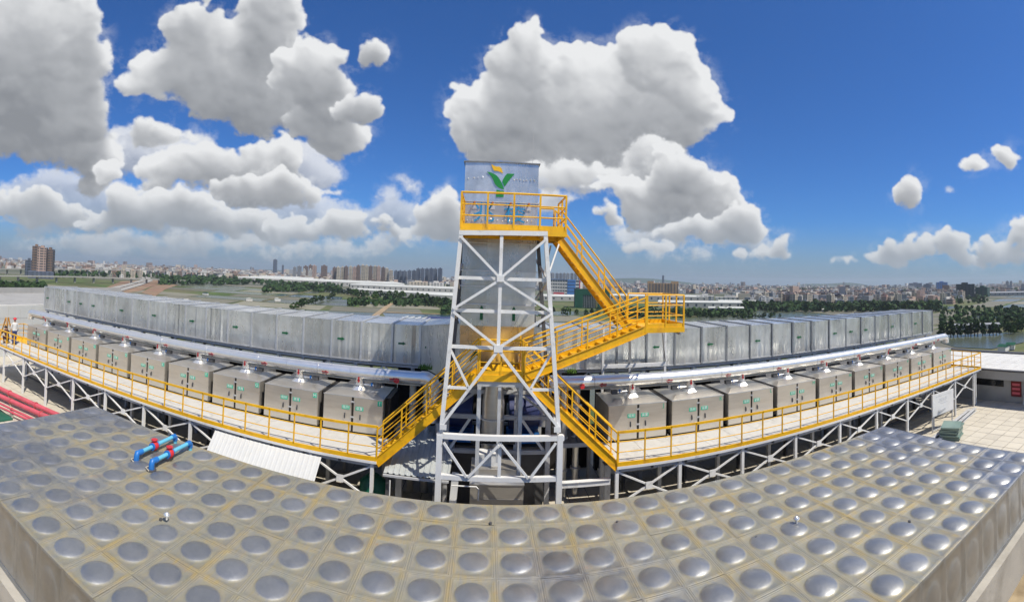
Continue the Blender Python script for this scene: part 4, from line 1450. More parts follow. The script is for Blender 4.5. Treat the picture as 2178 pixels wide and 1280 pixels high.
# middle platform
MZ = -3.05
O = (0.54, 14.0, MZ)
mp = thing('middle_platform', 'yellow platform in the middle of the tower where the lower stairs meet', 'platform', O)
deck(mp, O, -0.16, 1.25, 14.0, 15.95, MZ, 0.2, 4)
rail_run(mp, O, [(-0.12, 14.03, MZ), (1.22, 14.03, MZ)], 0.67, (1.1, 0.75, 0.40), pr=0.024)
rail_run(mp, O, [(-0.12, 14.95, MZ), (-0.12, 15.9, MZ), (1.22, 15.9, MZ), (1.22, 15.0, MZ)], 0.75, (1.1, 0.75, 0.40))
f = thing('platform_frame', 'grey steel portal frame under the middle yellow platform', 'frame', (0.54, 14.1, ZF))
for x in (-0.11, 1.20):
    for y in (0.0, 1.75):
        MB().box((x - 0.54 - 0.06, y - 0.06, 0), (x - 0.54 + 0.06, y + 0.06, MZ - 0.36 - ZF)).obj('post', 'grey_steel', f)
for y in (0.0, 1.75):
    MB().box((-0.72, y - 0.06, MZ - 0.36 - ZF), (0.74, y + 0.06, MZ - 0.205 - ZF)).obj('beam', 'grey_steel', f)
MB().box((-0.06, -0.05, 2.6), (0.04, 0.05, MZ - 0.36 - ZF)).obj('post', 'grey_steel', f)


def stair(label, A, B, y0, y1, nst, grp=None, rails=(0, 1), strh=0.26, rail_ext=None):
    """A, B: (x, z) of the walking line at the foot and the head"""
    (xa, za), (xb, zb_) = A, B
    O = (xa, y0, za)
    t = thing('stair', label, 'stairs', O, 'yellow steel stairs')
    dx, dz = xb - xa, zb_ - za
    for y in (y0, y1 - 0.04):
        # channel stringer: web and two flanges
        n = Vector((-dz, 0, dx)).normalized()
        if n.z < 0:
            n = -n
        MB().beam((0, y - y0 + 0.02, 0.02 - 0.06), (dx, y - y0 + 0.02, dz + 0.02 - 0.06), 0.02, strh).obj('stringer', 'yellow_paint', t)
        for k in (-1, 1):
            c = n * (strh / 2 * k)
            s = -0.02 if y == y0 else 0.02
            MB().beam((c.x, y - y0 + 0.02 + s, c.z - 0.04), (dx + c.x, y - y0 + 0.02 + s, dz + c.z - 0.04), 0.06, 0.014).obj('stringer_flange', 'yellow_paint', t)
    sx_ = 1 if dx > 0 else -1
    tm_ = MB()
    tm_.box((-0.12, 0.045, -0.03), (0.12, y1 - y0 - 0.045, 0.0))
    tm_.box((-0.12 * sx_ - 0.004, 0.045, -0.075), (-0.12 * sx_ + 0.004, y1 - y0 - 0.045, -0.03))
    tme = tm_.mesh('tread', 'yellow_paint')
    for k in range(nst):
        q = (k + 0.5) / nst
        link('tread', tme, t, (dx * q, 0, dz * q))
    for r in rails:
        y = y0 + 0.02 if r == 0 else y1 - 0.02
        rail_run(t, O, [(xa, y, za + 0.03), (xb, y, zb_ + 0.03)], 1.15, (1.0, 0.68, 0.36), toe=False)
    return t


stair('lower yellow stair climbing from the left walkway to the middle platform', (-3.32, -6.05), (-0.18, -3.06), 14.02, 14.92, 14)
stair('lower yellow stair climbing from the right walkway to the middle platform', (4.42, -6.02), (1.27, -3.06), 14.02, 14.92, 14)
LZ_ = -1.55
LX0, LX1 = 5.28, 6.72
stair('shallow yellow stair from the middle platform up to the right landing', (1.30, -3.05), (LX0, LZ_ - 0.02), 14.0, 14.9, 13)
stair('steep yellow stair from the right landing up to the top platform', (LX0 - 0.35, LZ_ - 0.02), (2.42, ZT - 0.02), 15.05, 15.9, 16)
O = (6.0, 14.0, LZ_)
lp_ = thing('landing', 'yellow railed landing at the right where the two upper stairs meet', 'platform', O)
deck(lp_, O, LX0 - 0.02, LX1, 14.0, 15.95, LZ_, 0.17, 3)
rail_run(lp_, O, [(LX0 + 0.05, 14.03, LZ_), (LX1 - 0.03, 14.03, LZ_), (LX1 - 0.03, 15.92, LZ_), (LX0 - 0.02, 15.92, LZ_)], 0.75, (1.1, 0.75, 0.40), pr=0.024)
f = thing('support_frame', 'pale steel frame with slanted props under the right landing', 'frame', (6.0, 18.35, ZF))
for x in (5.0, 6.2, 7.85):
    MB().box((x - 6.0 - 0.05, -0.05, 0), (x - 6.0 + 0.05, 0.05, 6.4)).obj('post', 'white_paint' if x != 6.2 else 'grey_steel', f)
MB().box((-1.0, -0.06, 4.66), (1.9, 0.06, 4.80)).obj('beam', 'white_paint', f)
MB().box((-1.0, -0.05, 6.40), (1.9, 0.05, 6.52)).obj('beam', 'grey_steel', f)
for x, px in ((5.32, 6.2), (6.6, 7.85)):
    MB().beam((x - 6.0, -2.6, 6.52), (px - 6.0, -0.06, 4.85), 0.05).obj('prop', 'grey_steel', f)
    MB().beam((x - 6.0, -4.2, 6.56), (x - 6.0 + 0.9, 0.0, 6.56), 0.07, 0.06).obj('cantilever', 'grey_steel', f)

# ================================================================== THINGS UNDER AND BETWEEN
# white corrugated canopy left


def corrugated(name, label, corners, n, amp, m_, cat='canopy', thick=0.008):
    """corners: far-left, far-right, near-right, near-left"""
    a, b, c, d_ = [Vector(p) for p in corners]
    O = (a + b + c + d_) / 4
    mb = MB()
    prof = []
    for i in range(n):
        for (f_, h) in ((0.0, 0), (0.55, 0), (0.65, 1), (0.9, 1)):
            prof.append(((i + f_) / n, h))
    prof.append((1.0, 0))
    for (u0, h0), (u1, h1) in zip(prof[:-1], prof[1:]):
        q = []
        for (u, h) in ((u0, h0), (u1, h1)):
            for (s, e_) in ((a, b), (d_, c)):
                q.append(s.lerp(e_, u) - O + Vector((0, 0, amp * h)))
        lo = [p - Vector((0, 0, thick)) for p in q]
        mb.quad([q[0], q[2], q[3], q[1]])
        mb.quad([lo[1], lo[3], lo[2], lo[0]])
    t = thing(name, label, cat, O)
    mb.obj('sheet', m_, t, fix=False)
    return t, O


A1 = on_plane(458, 918, 1, 13.94)
A2 = on_plane(684, 966, 1, 13.94)
B2 = on_plane(668, 1040, 2, -6.62)
B1 = on_plane(440, 972, 2, -6.62)
cn, O = corrugated('canopy', 'white corrugated canopy sheet hanging from the left walkway over the tank edge', [(A1.x, 13.93, -6.16), (A2.x, 13.93, -6.16), (B2.x, 12.35, -6.75), (B1.x, 12.35, -6.75)], 24, 0.007, 'white_sheet')
for x in (A1.x + 0.3, A2.x - 0.3):
    MB().beam(Vector((x, 12.6, -6.72)) - O, Vector((x + 0.1, 13.9, -7.1)) - O, 0.05).obj('bracket', 'white_paint', cn)
sr_, O = corrugated('shed_roof', 'pale corrugated shed roof striped with tower shadow below the left stair', [(-3.35, 17.9, -6.02), (-0.95, 17.9, -6.02), (-0.95, 13.75, -6.22), (-3.0, 13.75, -6.22)], 11, 0.03, 'clear_sheet')
MB().box(Vector((-3.0, 13.68, -6.30)) - O, Vector((-0.95, 13.74, -6.24)) - O).obj('gutter', 'grey_steel', sr_)
for x in (-2.9, -1.4):
    MB().box(Vector((x - 0.05, 13.9, ZF)) - O, Vector((x + 0.05, 14.0, -6.3)) - O).obj('post', 'dark_steel', sr_)
sr2, O = corrugated('shed_roof', 'dark edged shed roof below the right stair, beside the tower leg', [(2.9, 18.4, -6.05), (6.2, 18.4, -6.05), (6.0, 16.6, -6.15), (2.9, 16.6, -6.15)], 11, 0.03, 'dark_steel')
MB().box(Vector((2.9, 16.52, -6.26)) - O, Vector((6.0, 16.58, -6.12)) - O).obj('gutter', 'grey_steel', sr2)

# steel cabinet at the foot of the tower
cx, cy = 0.30, 13.75
c0 = on_plane(1000, 1030, 1, 13.75)
c1 = on_plane(1114, 1032, 1, 13.75)
ct = thing('control_cabinet', 'low stainless cabinet with two door handles at the foot of the tower', 'cabinet', ((c0.x + c1.x) / 2, 13.75, ZF))
w = (c1.x - c0.x) / 2
hh = c0.z - ZF
MB().box((-w, 0, 0.1), (w, 1.3, hh)).obj('body', 'brushed_stainless', ct)
for s in (-1, 1):
    dd = MB().box((0.01 * s, -0.02, 0.15), ((w - 0.02) * s, -0.002, hh - 0.42)).obj('door', 'brushed_stainless', ct)
    MB().tube([(0.42 * s, -0.02, hh - 0.9), (0.42 * s, -0.08, hh - 0.88), (0.42 * s, -0.08, hh - 0.66), (0.42 * s, -0.02, hh - 0.64)], 0.018, 8).obj('handle', 'polished_stainless', dd)
MB().box((-w - 0.02, -0.03, hh), (w + 0.02, 1.3, hh + 0.03)).obj('top', 'polished_stainless', ct)
MB().box((-w, 0.35, hh + 0.03), (w * 0.9, 1.25, hh + 0.32)).obj('rear_box', 'brushed_stainless', ct)
wb = thing('white_box', 'small white box lying on the low stainless cabinet', 'box', (0.25, 14.35, ZF + hh + 0.32))
MB().prism([(-0.35, 0), (0.38, 0), (0.38, 0.22), (0.25, 0.36), (-0.35, 0.36)], 0, 0.5).obj('shell', 'white_paint', wb)
gb = thing('gauge_row', 'row of small steel gauges on a black pipe behind the white box', 'gauges', (0.35, 15.2, -5.55))
MB().tube([(-0.7, 0, 0), (0.8, 0, 0)], 0.06, 10).obj('header_pipe', 'black_rubber', gb)
for k in range(7):
    MB().tube([(-0.6 + 0.2 * k, -0.02, 0.05), (-0.6 + 0.2 * k, -0.02, 0.13)], 0.055, 10).obj('gauge', 'polished_stainless', gb)
# fan casings and vertical pipes in the dark behind the tower
for k, (x, lab) in enumerate(((-0.9, 'navy fan casing behind the tower, left one'), (1.55, 'navy fan casing behind the tower, right one'))):
    fn = thing('fan_casing', lab, 'fan', (x, 16.9, ZF))
    MB().tube([(-0.55, 0, 3.35), (0.55, 0, 3.35)], 0.62, 24).obj('casing', 'navy_casing', fn)
    MB().box((-0.6, -0.55, 2.35), (0.6, 0.55, 2.62)).obj('motor_bed', 'deep_blue_fitting', fn)
    MB().box((-0.75, -0.6, 0), (0.75, 0.6, 2.24)).obj('stand', 'dark_steel', fn)
    MB().tube([(-0.62, 0, 3.35), (-0.55, 0, 3.35)], 0.3, 16).obj('inlet_ring', 'grey_steel', fn)
sk = thing('scrubber_stack', 'narrow shiny steel column in the middle of the tower', 'pipe', (0.38, 15.9, ZF))
MB().tube([(0, 0, 0), (0, 0, 4.0), (0, 0, 4.9)], [0.42, 0.40, 0.30], 20).obj('column', 'brushed_stainless', sk)
for z in (1.5, 2.6, 3.4):
    MB().tube([(0, 0, z), (0, 0, z + 0.05)], 0.47, 20).obj('ring', 'flange_light', sk)
pl_ = [(-2.7, 17.2, 'thick pale riser pipe left of the tower, nearest the cabinets'), (-2.15, 17.35, 'shiny riser pipe left of the tower, middle one'), (-1.65, 17.2, 'shiny riser pipe left of the tower, nearest the tower'), (3.15, 17.2, 'shiny riser pipe right of the tower, nearest the tower'), (3.7, 17.35, 'riser pipe right of the tower, nearest the cabinets')]
for k, (x, y, lab) in enumerate(pl_):
    rp = thing('riser_pipe', lab, 'pipe', (x, y, ZF), 'vertical riser pipes beside the tower')
    MB().tube([(0, 0, 0), (0, 0, 4.2)], 0.13 + 0.03 * (k % 2), 16).obj('pipe', 'polished_stainless' if k != 0 else 'tube_cream', rp)
    for z in (1.0, 2.2, 3.4):
        MB().tube([(0, 0, z), (0, 0, z + 0.05)], 0.21, 16).obj('collar', 'flange_light', rp)
for (x, lab) in ((-3.0, 'dark steel column under the left stair foot'), (4.0, 'dark steel column under the right stair')):
    t = thing('steel_column', lab, 'column', (x + 0.3, 14.9, ZF))
    MB().box((-0.1, -0.1, 0.02), (0.1, 0.1, 2.1)).obj('shaft', 'grey_steel', t)
    MB().box((-0.18, -0.18, 0), (0.18, 0.18, 0.02)).obj('base_plate', 'dark_steel', t)
    MB().box((-0.14, -0.14, 2.1), (0.14, 0.14, 2.13)).obj('cap_plate', 'dark_steel', t)
ld = thing('steel_rack', 'white tubular rack standing in the dark left of the tower leg', 'rack', (-0.85, 13.6, ZF))
for z in (1.35, 2.05):
    MB().tube([(0, 0, z), (0.75, 0, z), (0.82, 0, z - 0.07), (0.82, 0, z - 0.4)], 0.02, 8).obj('rail', 'white_paint', ld)
MB().beam((-0.05, 0.3, 0.2), (0.1, 0.3, 2.3), 0.22, 0.06).obj('panel', 'white_paint', ld)
sc_ = thing('frame_rack', 'slim white pipe rack under the foot of the left stair', 'rack', (-2.75, 13.6, ZF))
MB().tube([(0, 0, 0), (0, 0, 2.0)], 0.02, 8).obj('post', 'white_paint', sc_)
MB().tube([(0, 0, 0.75), (0.4, 0, 0.75), (0.43, 0, 0.7), (0.43, 0, 0)], 0.025, 8).obj('rail', 'white_paint', sc_)
gt = thing('green_vessel', 'dark green round vessel under the left stair foot', 'vessel', (-3.6, 14.9, ZF))
MB().tube([(0, 0, 0.1), (0, 0, 0.25), (0, 0, 1.3), (0, 0, 1.5)], [0.3, 0.45, 0.45, 0.2], 20).obj('shell', 'green_tank', gt)
MB().tube([(0, 0, 1.5), (0, 0, 1.7)], 0.06, 10).obj('neck', 'green_tank', gt)
hb = thing('cross_beam', 'pale horizontal beam running right from the tower leg', 'beam', (2.45, 14.2, -6.55))
MB().box((0, -0.05, -0.08), (1.75, 0.05, 0.08)).obj('web', 'white_paint', hb)
MB().box((0, -0.09, 0.08), (1.75, 0.09, 0.10)).obj('flange', 'white_paint', hb)
# added near-black walls behind the walkway legs keep the underside dark
mr = thing('shade_wall', 'long added near-black shade enclosure behind the walkway legs, left wing', 'backing', (-14, 18.7, ZF))
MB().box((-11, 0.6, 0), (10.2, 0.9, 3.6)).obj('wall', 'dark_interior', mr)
mr2 = thing('shade_wall', 'long added near-black shade enclosure behind the walkway legs, right wing', 'backing', (15, 18.7, ZF))
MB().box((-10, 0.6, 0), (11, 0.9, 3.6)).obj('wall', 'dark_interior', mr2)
mr3 = thing('shade_wall', 'added near-black shade wall behind the fans in the middle', 'backing', (0.4, 19.7, ZF))
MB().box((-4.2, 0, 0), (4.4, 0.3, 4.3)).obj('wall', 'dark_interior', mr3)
# insulated pipes lying in the shade
for (x0, x1, y, z, r, lab) in ((-26.5, -4.0, 17.2, -7.2, 0.16, 'dark insulated floor pipe behind the left walkway legs'), (4.6, 27.0, 17.2, -7.5, 0.14, 'dark insulated floor pipe behind the right walkway legs')):
    t = thing('floor_pipe', lab, 'pipe', (x0, y, z))
    MB().tube([(0, 0, 0), (x1 - x0, 0, 0)], r, 12).obj('pipe', 'grey_steel', t)
    for k in range(8):
        MB().box((1 + k * 2.7, -0.1, ZF - z), (1.1 + k * 2.7, 0.1, -r)).obj('saddle', 'dark_steel', t)
# weeds on the beam ends
for (px, py, lab) in ((905, 778, 'small green weed growing on the left pipe end'), (1215, 786, 'small green weed growing near the right pipe end')):
    p = on_plane(px, py, 1, 17.3)
    t = thing('weed', lab, 'plant', (p.x, 17.3, p.z - 0.12))
    mb = MB()
    for k in range(60):
        a, r = random.uniform(0, 2 * PI), random.uniform(0, 0.22)
        x, y, h = r * math.cos(a) * 1.3, r * math.sin(a), random.uniform(0.08, 0.26)
        w_ = 0.02
        mb.quad([(x - w_, y, 0), (x + w_, y, 0), (x + random.uniform(-0.1, 0.1), y + random.uniform(-0.1, 0.1), h)])
    mb.obj('leaves', 'bush_green', t)
# solar or mesh frame seen over the duct, left of the tower
sp = thing('roof_panel', 'dark blue sheet on a light truss behind the duct, left of the tower', 'panel', (-2.2, 22.6, -2.3))
MB().hexa([(-1.0, 0, 0.0), (2.2, 0, 0.0), (2.2, 1.6, 0.05), (-0.8, 1.6, 0.05), (-1.0, 0, 0.04), (2.2, 0, 0.04), (2.2, 1.6, 0.09), (-0.8, 1.6, 0.09)]).obj('sheet', 'navy_casing', sp)
for k in range(5):
    MB().beam((-2.3 + 0.35 * k, 0.1, 0.0), (-2.0 + 0.35 * k, 1.5, 0.02), 0.05).obj('rafter', 'white_paint', sp)
MB().beam((-2.4, 0.0, -0.02), (-0.9, 0.0, -0.02), 0.06).obj('purlin', 'dark_steel', sp)

# ------------------------------------------------------------------ right court: board, tiles, beams
sg = thing('info_board', 'white drawing board on posts under the right walkway', 'sign', (23.0, 13.2, ZF))
b0 = on_plane(1984, 862, 1, 13.55)
b1 = on_plane(2028, 848, 1, 13.35)
sg.location = (b0.x, 13.55, ZF)
zt0, zb0 = on_plane(1985, 840, 1, 13.55).z - ZF, on_plane(1985, 885, 1, 13.55).z - ZF
zt1, zb1 = on_plane(2028, 826, 1, 13.35).z - ZF, on_plane(2028, 872, 1, 13.35).z - ZF
ex = b1.x - b0.x
zt_, zb_ = (zt0 + zt1) / 2, (zb0 + zb1) / 2
MB().hexa([(0, 0, zb_), (ex, -0.2, zb_), (ex, -0.16, zb_), (0, 0.04, zb_), (0, 0, zt_), (ex, -0.2, zt_), (ex, -0.16, zt_), (0, 0.04, zt_)]).obj('board', 'white_paint', sg)
MB().box((ex * 0.25, -0.12, zb_ + 0.17), (ex * 0.75, -0.085, zb_ + 0.27)).obj('drawing', 'grey_steel', sg)
for (u0, u1, v) in ((0.15, 0.85, 0.86), (0.3, 0.7, 0.72), (0.25, 0.6, 0.60), (0.35, 0.72, 0.50), (0.3, 0.66, 0.66)):
    MB().beam((ex * u0, -0.2 * u0 - 0.004, zb_ + (zt_ - zb_) * v), (ex * u1, -0.2 * u1 - 0.004, zb_ + (zt_ - zb_) * v), 0.006, 0.012).obj('drawn_line', 'grey_steel', sg)
for x, y in ((0.05, 0.02), (ex - 0.05, -0.18)):
    MB().box((x - 0.025, y + 0.03, 0), (x + 0.025, y + 0.08, zt_)).obj('post', 'grey_steel', sg)
MB().beam((0.1, 0.05, 0.12), (ex - 0.1, -0.13, 0.12), 0.05).obj('foot_rail', 'grey_steel', sg)

st = on_plane(2010, 925, 2, ZF + 0.2)
st = Vector((21.6, 12.6, ZF))
sk_ = thing('tile_stack', 'stack of greenish slabs standing on the sunlit court', 'stack', (21.2, 12.35, ZF))
for k in range(9):
    o = MB().box((-0.62, -0.5, 0), (0.62, 0.5, 0.065)).obj('slab', 'green_tiles', sk_, (random.uniform(-0.08, 0.08), random.uniform(-0.07, 0.07), 0.078 * k))
    o.rotation_euler = (0, 0, random.uniform(-0.12, 0.12) + 0.3)
ib = thing('steel_beam', 'long pale steel section lying on the court behind the slab stack', 'beam', (23.0, 13.0, ZF), 'steel sections lying on the court')
ib.rotation_euler = (0, 0, math.radians(9))
for z in (0.0, 0.16):
    MB().box((-4.5, -0.11, z), (3.3, 0.11, z + 0.015)).obj('flange', 'grey_steel', ib)
MB().box((-4.5, -0.01, 0.015), (3.3, 0.01, 0.16)).obj('web', 'grey_steel', ib)
ib2 = copy_tree(ib)
ib2.location = (22.6, 13.28, ZF)
tag(ib2, 'second pale steel section lying parallel, farther under the walkway', 'beam', 'steel sections lying on the court')
ib2.rotation_euler = (0, 0, math.radians(8))

# ------------------------------------------------------------------ left: red pipes, green mat, workers
reds = [(0, 826, 108, 876, 0.13, 'upper thick red pipe of the bundle on the left floor'), (0, 842, 92, 883, 0.13, 'lower thick red pipe of the bundle on the left floor'), (0, 858, 75, 893, 0.06, 'slim red pipe of the bundle, beside the thick ones'), (0, 866, 60, 892, 0.06, 'slim red pipe of the bundle, nearest the tank')]
for (ax_, ay_, bx_, by_, r, lab) in reds:
    a = on_plane(ax_, ay_, 2, ZF + 0.3)
    b = on_plane(bx_, by_, 2, ZF + 0.3)
    d = (b - a).normalized()
    a2, b2 = a - d * 4, b + d * 2.2
    t = thing('red_pipe', lab, 'pipe', (a.x, a.y, ZF), 'red pipes lying on the left floor')
    MB().tube([Vector((a2.x - a.x, a2.y - a.y, 0.3)), Vector((b2.x - a.x, b2.y - a.y, 0.3))], r, 12).obj('pipe', 'faded_red_pipe', t)
    for k in (1.0, 3.5, 6.0):
        c = d * k
        MB().cbox((c.x, c.y, 0.3 - r / 2 - 0.12 + 0.0), (0.1, 0.1, 0.22)).obj('block', 'concrete', t)
        MB().tube([Vector((c.x, c.y, 0.3)), Vector((c.x + d.x * 0.06, c.y + d.y * 0.06, 0.3))], r * 1.35, 12).obj('coupling', 'faded_red_pipe', t)
mt = thing('green_mat', 'dark green mat lying on the left floor beside the tank', 'mat', (-20.8, 10.8, ZF))
MB().hexa([(-1.8, -1.2, 0.01), (1.0, -1.2, 0.01), (1.0, 0.55, 0.01), (-1.8, 0.6, 0.01), (-1.8, -1.2, 0.08), (1.0, -1.2, 0.08), (1.0, 0.55, 0.08), (-1.8, 0.6, 0.08)]).obj('sheet', 'green_tank', mt)
at_ = thing('trestle', 'orange wooden trestle standing at the far left end of the walkway', 'trestle', (-27.6, 15.0, ZD))
for s in (-1, 1):
    for y in (-0.3, 0.3):
        MB().beam((0.55 * s, y, 0), (0.03 * s, y * 0.3, 1.75), 0.07).obj('leg', 'orange_wood', at_)
MB().beam((-0.35, -0.22, 0.7), (0.35, -0.22, 0.7), 0.05).obj('rung', 'orange_wood', at_)
MB().beam((-0.2, -0.14, 1.2), (0.2, -0.14, 1.2), 0.05).obj('rung', 'orange_wood', at_)


def body_mesh(name, joints, bones, m_):
    me = bpy.data.meshes.new(name)
    keys = list(joints)
    me.from_pydata([joints[k][0] for k in keys], [(keys.index(a), keys.index(b)) for a, b in bones], [])
    o = bpy.data.objects.new(name, me)
    COL.objects.link(o)
    sk = o.modifiers.new('skin', 'SKIN')
    for k, v in zip(keys, me.skin_vertices[0].data):
        r = joints[k][1]
        v.radius = r if isinstance(r, tuple) else (r, r)
    me.skin_vertices[0].data[0].use_root = True
    s = o.modifiers.new('sub', 'SUBSURF')
    s.levels = s.render_levels = 2
    dg = bpy.context.evaluated_depsgraph_get()
    out = bpy.data.meshes.new_from_object(o.evaluated_get(dg))
    bpy.data.objects.remove(o)
    out.name = name
    out.materials.clear()
    for x in (m_ if isinstance(m_, (list, tuple)) else [m_]):
        out.materials.append(MATS[x])
    for p in out.polygons:
        p.use_smooth = True
    return out


def person(label, loc, rz, crouch, top, bottom, helmet):
    t = thing('person', label, 'person', loc, rz=rz)
    if not crouch:
        J = {'pelvis': ((0, 0, .95), (.17, .12)), 'waist': ((0, .01, 1.12), (.15, .11)), 'chest': ((0, .0, 1.35), (.19, .13)), 'neckb': ((0, 0, 1.50), (.09, .08)), 'neck': ((0, .01, 1.57), .055), 'head': ((0, .03, 1.70), (.085, .10)), 'crown': ((0, .03, 1.79), .07),
             'hl': ((-.09, 0, .88), .10), 'kl': ((-.10, .03, .48), .065), 'al': ((-.10, -.01, .09), .042), 'fl': ((-.11, .13, .035), .035),
             'hr': ((.09, 0, .88), .10), 'kr': ((.10, .03, .48), .065), 'ar': ((.11, -.01, .09), .042), 'fr': ((.12, .13, .035), .035),
             'sl': ((-.20, 0, 1.43), .06), 'el': ((-.27, .02, 1.15), .045), 'wl': ((-.26, .17, .94), .03), 'dl': ((-.25, .24, .87), .03),
             'sr': ((.20, 0, 1.43), .06), 'er': ((.27, .02, 1.15), .045), 'wr': ((.26, .17, .94), .03), 'dr': ((.25, .24, .87), .03)}
    else:
        J = {'pelvis': ((0, -.15, .42), (.17, .14)), 'waist': ((0, -.06, .58), (.15, .12)), 'chest': ((0, .10, .78), (.19, .13)), 'neckb': ((0, .20, .90), (.09, .08)), 'neck': ((0, .24, .95), .055), 'head': ((0, .31, 1.05), (.085, .10)), 'crown': ((0, .33, 1.13), .07),
             'hl': ((-.10, -.12, .38), .10), 'kl': ((-.16, .30, .50), .07), 'al': ((-.14, .05, .09), .042), 'fl': ((-.15, .2, .035), .035),
             'hr': ((.10, -.12, .38), .10), 'kr': ((.16, .30, .50), .07), 'ar': ((.14, .05, .09), .042), 'fr': ((.15, .2, .035), .035),
             'sl': ((-.20, .14, .84), .06), 'el': ((-.25, .36, .68), .045), 'wl': ((-.15, .56, .62), .03), 'dl': ((-.12, .64, .60), .03),
             'sr': ((.20, .14, .84), .06), 'er': ((.25, .36, .68), .045), 'wr': ((.15, .56, .62), .03), 'dr': ((.12, .64, .60), .03)}
    B = [('pelvis', 'waist'), ('waist', 'chest'), ('chest', 'neckb'), ('neckb', 'neck'), ('neck', 'head'), ('head', 'crown')]
    for s in 'lr':
        B += [('pelvis', 'h' + s), ('h' + s, 'k' + s), ('k' + s, 'a' + s), ('a' + s, 'f' + s), ('neckb', 's' + s), ('s' + s, 'e' + s), ('e' + s, 'w' + s), ('w' + s, 'd' + s)]
    me = body_mesh('body', J, B, [top, bottom, 'skin'])
    pz, nz, wz = J['pelvis'][0][2], J['neck'][0], J['waist'][0][2]
    hd = Vector(J['head'][0])
    for p in me.polygons:
        c = p.center
        i = 0
        if (c - hd).length < 0.17 and c.z > nz[2] - 0.01:
            i = 2
        elif (c - Vector(J['dl'][0])).length < .09 or (c - Vector(J['dr'][0])).length < .09:
            i = 2
        elif c.z < pz + 0.05 and abs(c.x) < .235:
            i = 1
        p.material_index = i
    link('body', me, t)
    if helmet:
        m2 = MB()
        h = hd + Vector((0, 0, .06))
        pr = [(h + Vector((0, 0, .13 * math.sin(a))), .13 * math.cos(a)) for a in [i * PI / 12 for i in range(6)]]
        m2.tube([p for p, r in pr], [max(r, .01) for p, r in pr], 16)
        m2.tube([h, h + Vector((0, 0, .012))], [.155, .15], 16)
        m2.obj('helmet', helmet, t)
    else:
        h = hd + Vector((0, -.01, .03))
        m2 = MB()
        pr = [(h + Vector((0, 0, .12 * math.sin(a))), .118 * math.cos(a)) for a in [i * PI / 12 for i in range(6)]]
        m2.tube([p for p, r in pr], [max(r, .01) for p, r in pr], 14)
        m2.obj('hair', 'hair_black', t)
    for s in (-1, 1):          # shoes and a simple face
        f_ = Vector(J['fl' if s < 0 else 'fr'][0])
        MB().tube([f_ + Vector((0, -.15, .01)), f_ + Vector((0, -.05, .015)), f_ + Vector((0, .04, 0))], [.045, .05, .035], 8).obj('shoe', 'black_rubber', t)
        MB().tube([hd + Vector((.035 * s, .085, .01)), hd + Vector((.035 * s, .10, .01))], .012, 6).obj('eye', 'hair_black', t)
    MB().tube([hd + Vector((0, .09, -.005)), hd + Vector((0, .125, -.03))], [.012, .018], 6).obj('nose', 'skin', t)
    return t


pf = on_plane(40, 733, 2, ZD)
person('worker in a white shirt, blue trousers and red helmet standing on the left walkway', (-26.55, 15.05, ZD), math.radians(75), False, 'white_cloth', 'blue_cloth', 'helmet_red')
person('crouching worker in dark clothes beside the one with the red helmet', (-27.1, 14.75, ZD), math.radians(80), True, 'maroon_cloth', 'maroon_cloth', None)

# ================================================================== FAR COUNTRY
GZ = -42.0
rb = random.Random(11)


def far_mat(name, base, rough=0.8, var=0.12, scale=0.05, jitter=0.0, two=None, metal=0.0, spec=0.3):
    m = mat(name, base, rough, metal, var, scale, jitter=jitter, dirt=two, dirt_amt=0.6, dirt_scale=scale * 0.7, spec=spec)
    return m


far_mat('land', (0.07, 0.11, 0.028), 0.95, 0.45, 0.02, two=(0.20, 0.16, 0.10))
far_mat('far_land', (0.10, 0.115, 0.07), 0.95, 0.5, 0.004, two=(0.24, 0.22, 0.19))
far_mat('bund', (0.16, 0.15, 0.08), 0.95, 0.3, 0.05)
far_mat('dirt_road', (0.36, 0.27, 0.17), 0.95, 0.15, 0.05)
far_mat('red_earth', (0.25, 0.15, 0.10), 0.95, 0.25, 0.03, two=(0.30, 0.24, 0.15))
far_mat('asphalt', (0.13, 0.13, 0.13), 0.9, 0.1, 0.05)
far_mat('far_concrete', (0.36, 0.35, 0.32), 0.85, 0.1, 0.05)
far_mat('foliage_dark', (0.030, 0.062, 0.018), 0.9, 0.5, 0.12, jitter=0.25)
far_mat('foliage_mid', (0.055, 0.10, 0.025), 0.9, 0.5, 0.12, jitter=0.25)
far_mat('trunk_bark', (0.07, 0.05, 0.035), 0.9, 0.2, 0.5)
far_mat('hall_roof', (0.60, 0.61, 0.57), 0.6, 0.1, 0.02, jitter=0.08, two=(0.44, 0.44, 0.41))
far_mat('hall_roof_grey', (0.30, 0.31, 0.32), 0.6, 0.1, 0.02, jitter=0.08)
far_mat('hall_wall', (0.42, 0.41, 0.38), 0.8, 0.1, 0.05)
far_mat('far_glass', (0.05, 0.065, 0.08), 0.3, 0.2, 0.1)
far_mat('wall_brown', (0.20, 0.14, 0.11), 0.8, 0.1, 0.05, jitter=0.12)
far_mat('wall_cream', (0.50, 0.44, 0.35), 0.8, 0.1, 0.05, jitter=0.12)
far_mat('wall_grey', (0.30, 0.31, 0.33), 0.8, 0.1, 0.05, jitter=0.12)
far_mat('wall_slate', (0.10, 0.12, 0.17), 0.7, 0.1, 0.05, jitter=0.12)
far_mat('wall_white', (0.62, 0.60, 0.56), 0.8, 0.1, 0.05, jitter=0.1)
far_mat('wall_pink', (0.46, 0.33, 0.27), 0.8, 0.1, 0.05, jitter=0.12)
far_mat('wall_tan', (0.48, 0.30, 0.15), 0.8, 0.1, 0.05)
far_mat('wall_blue', (0.06, 0.20, 0.50), 0.6, 0.1, 0.05)
far_mat('wall_red', (0.50, 0.06, 0.08), 0.7, 0.1, 0.05)
far_mat('net_green', (0.010, 0.075, 0.045), 0.9, 0.25, 0.08)
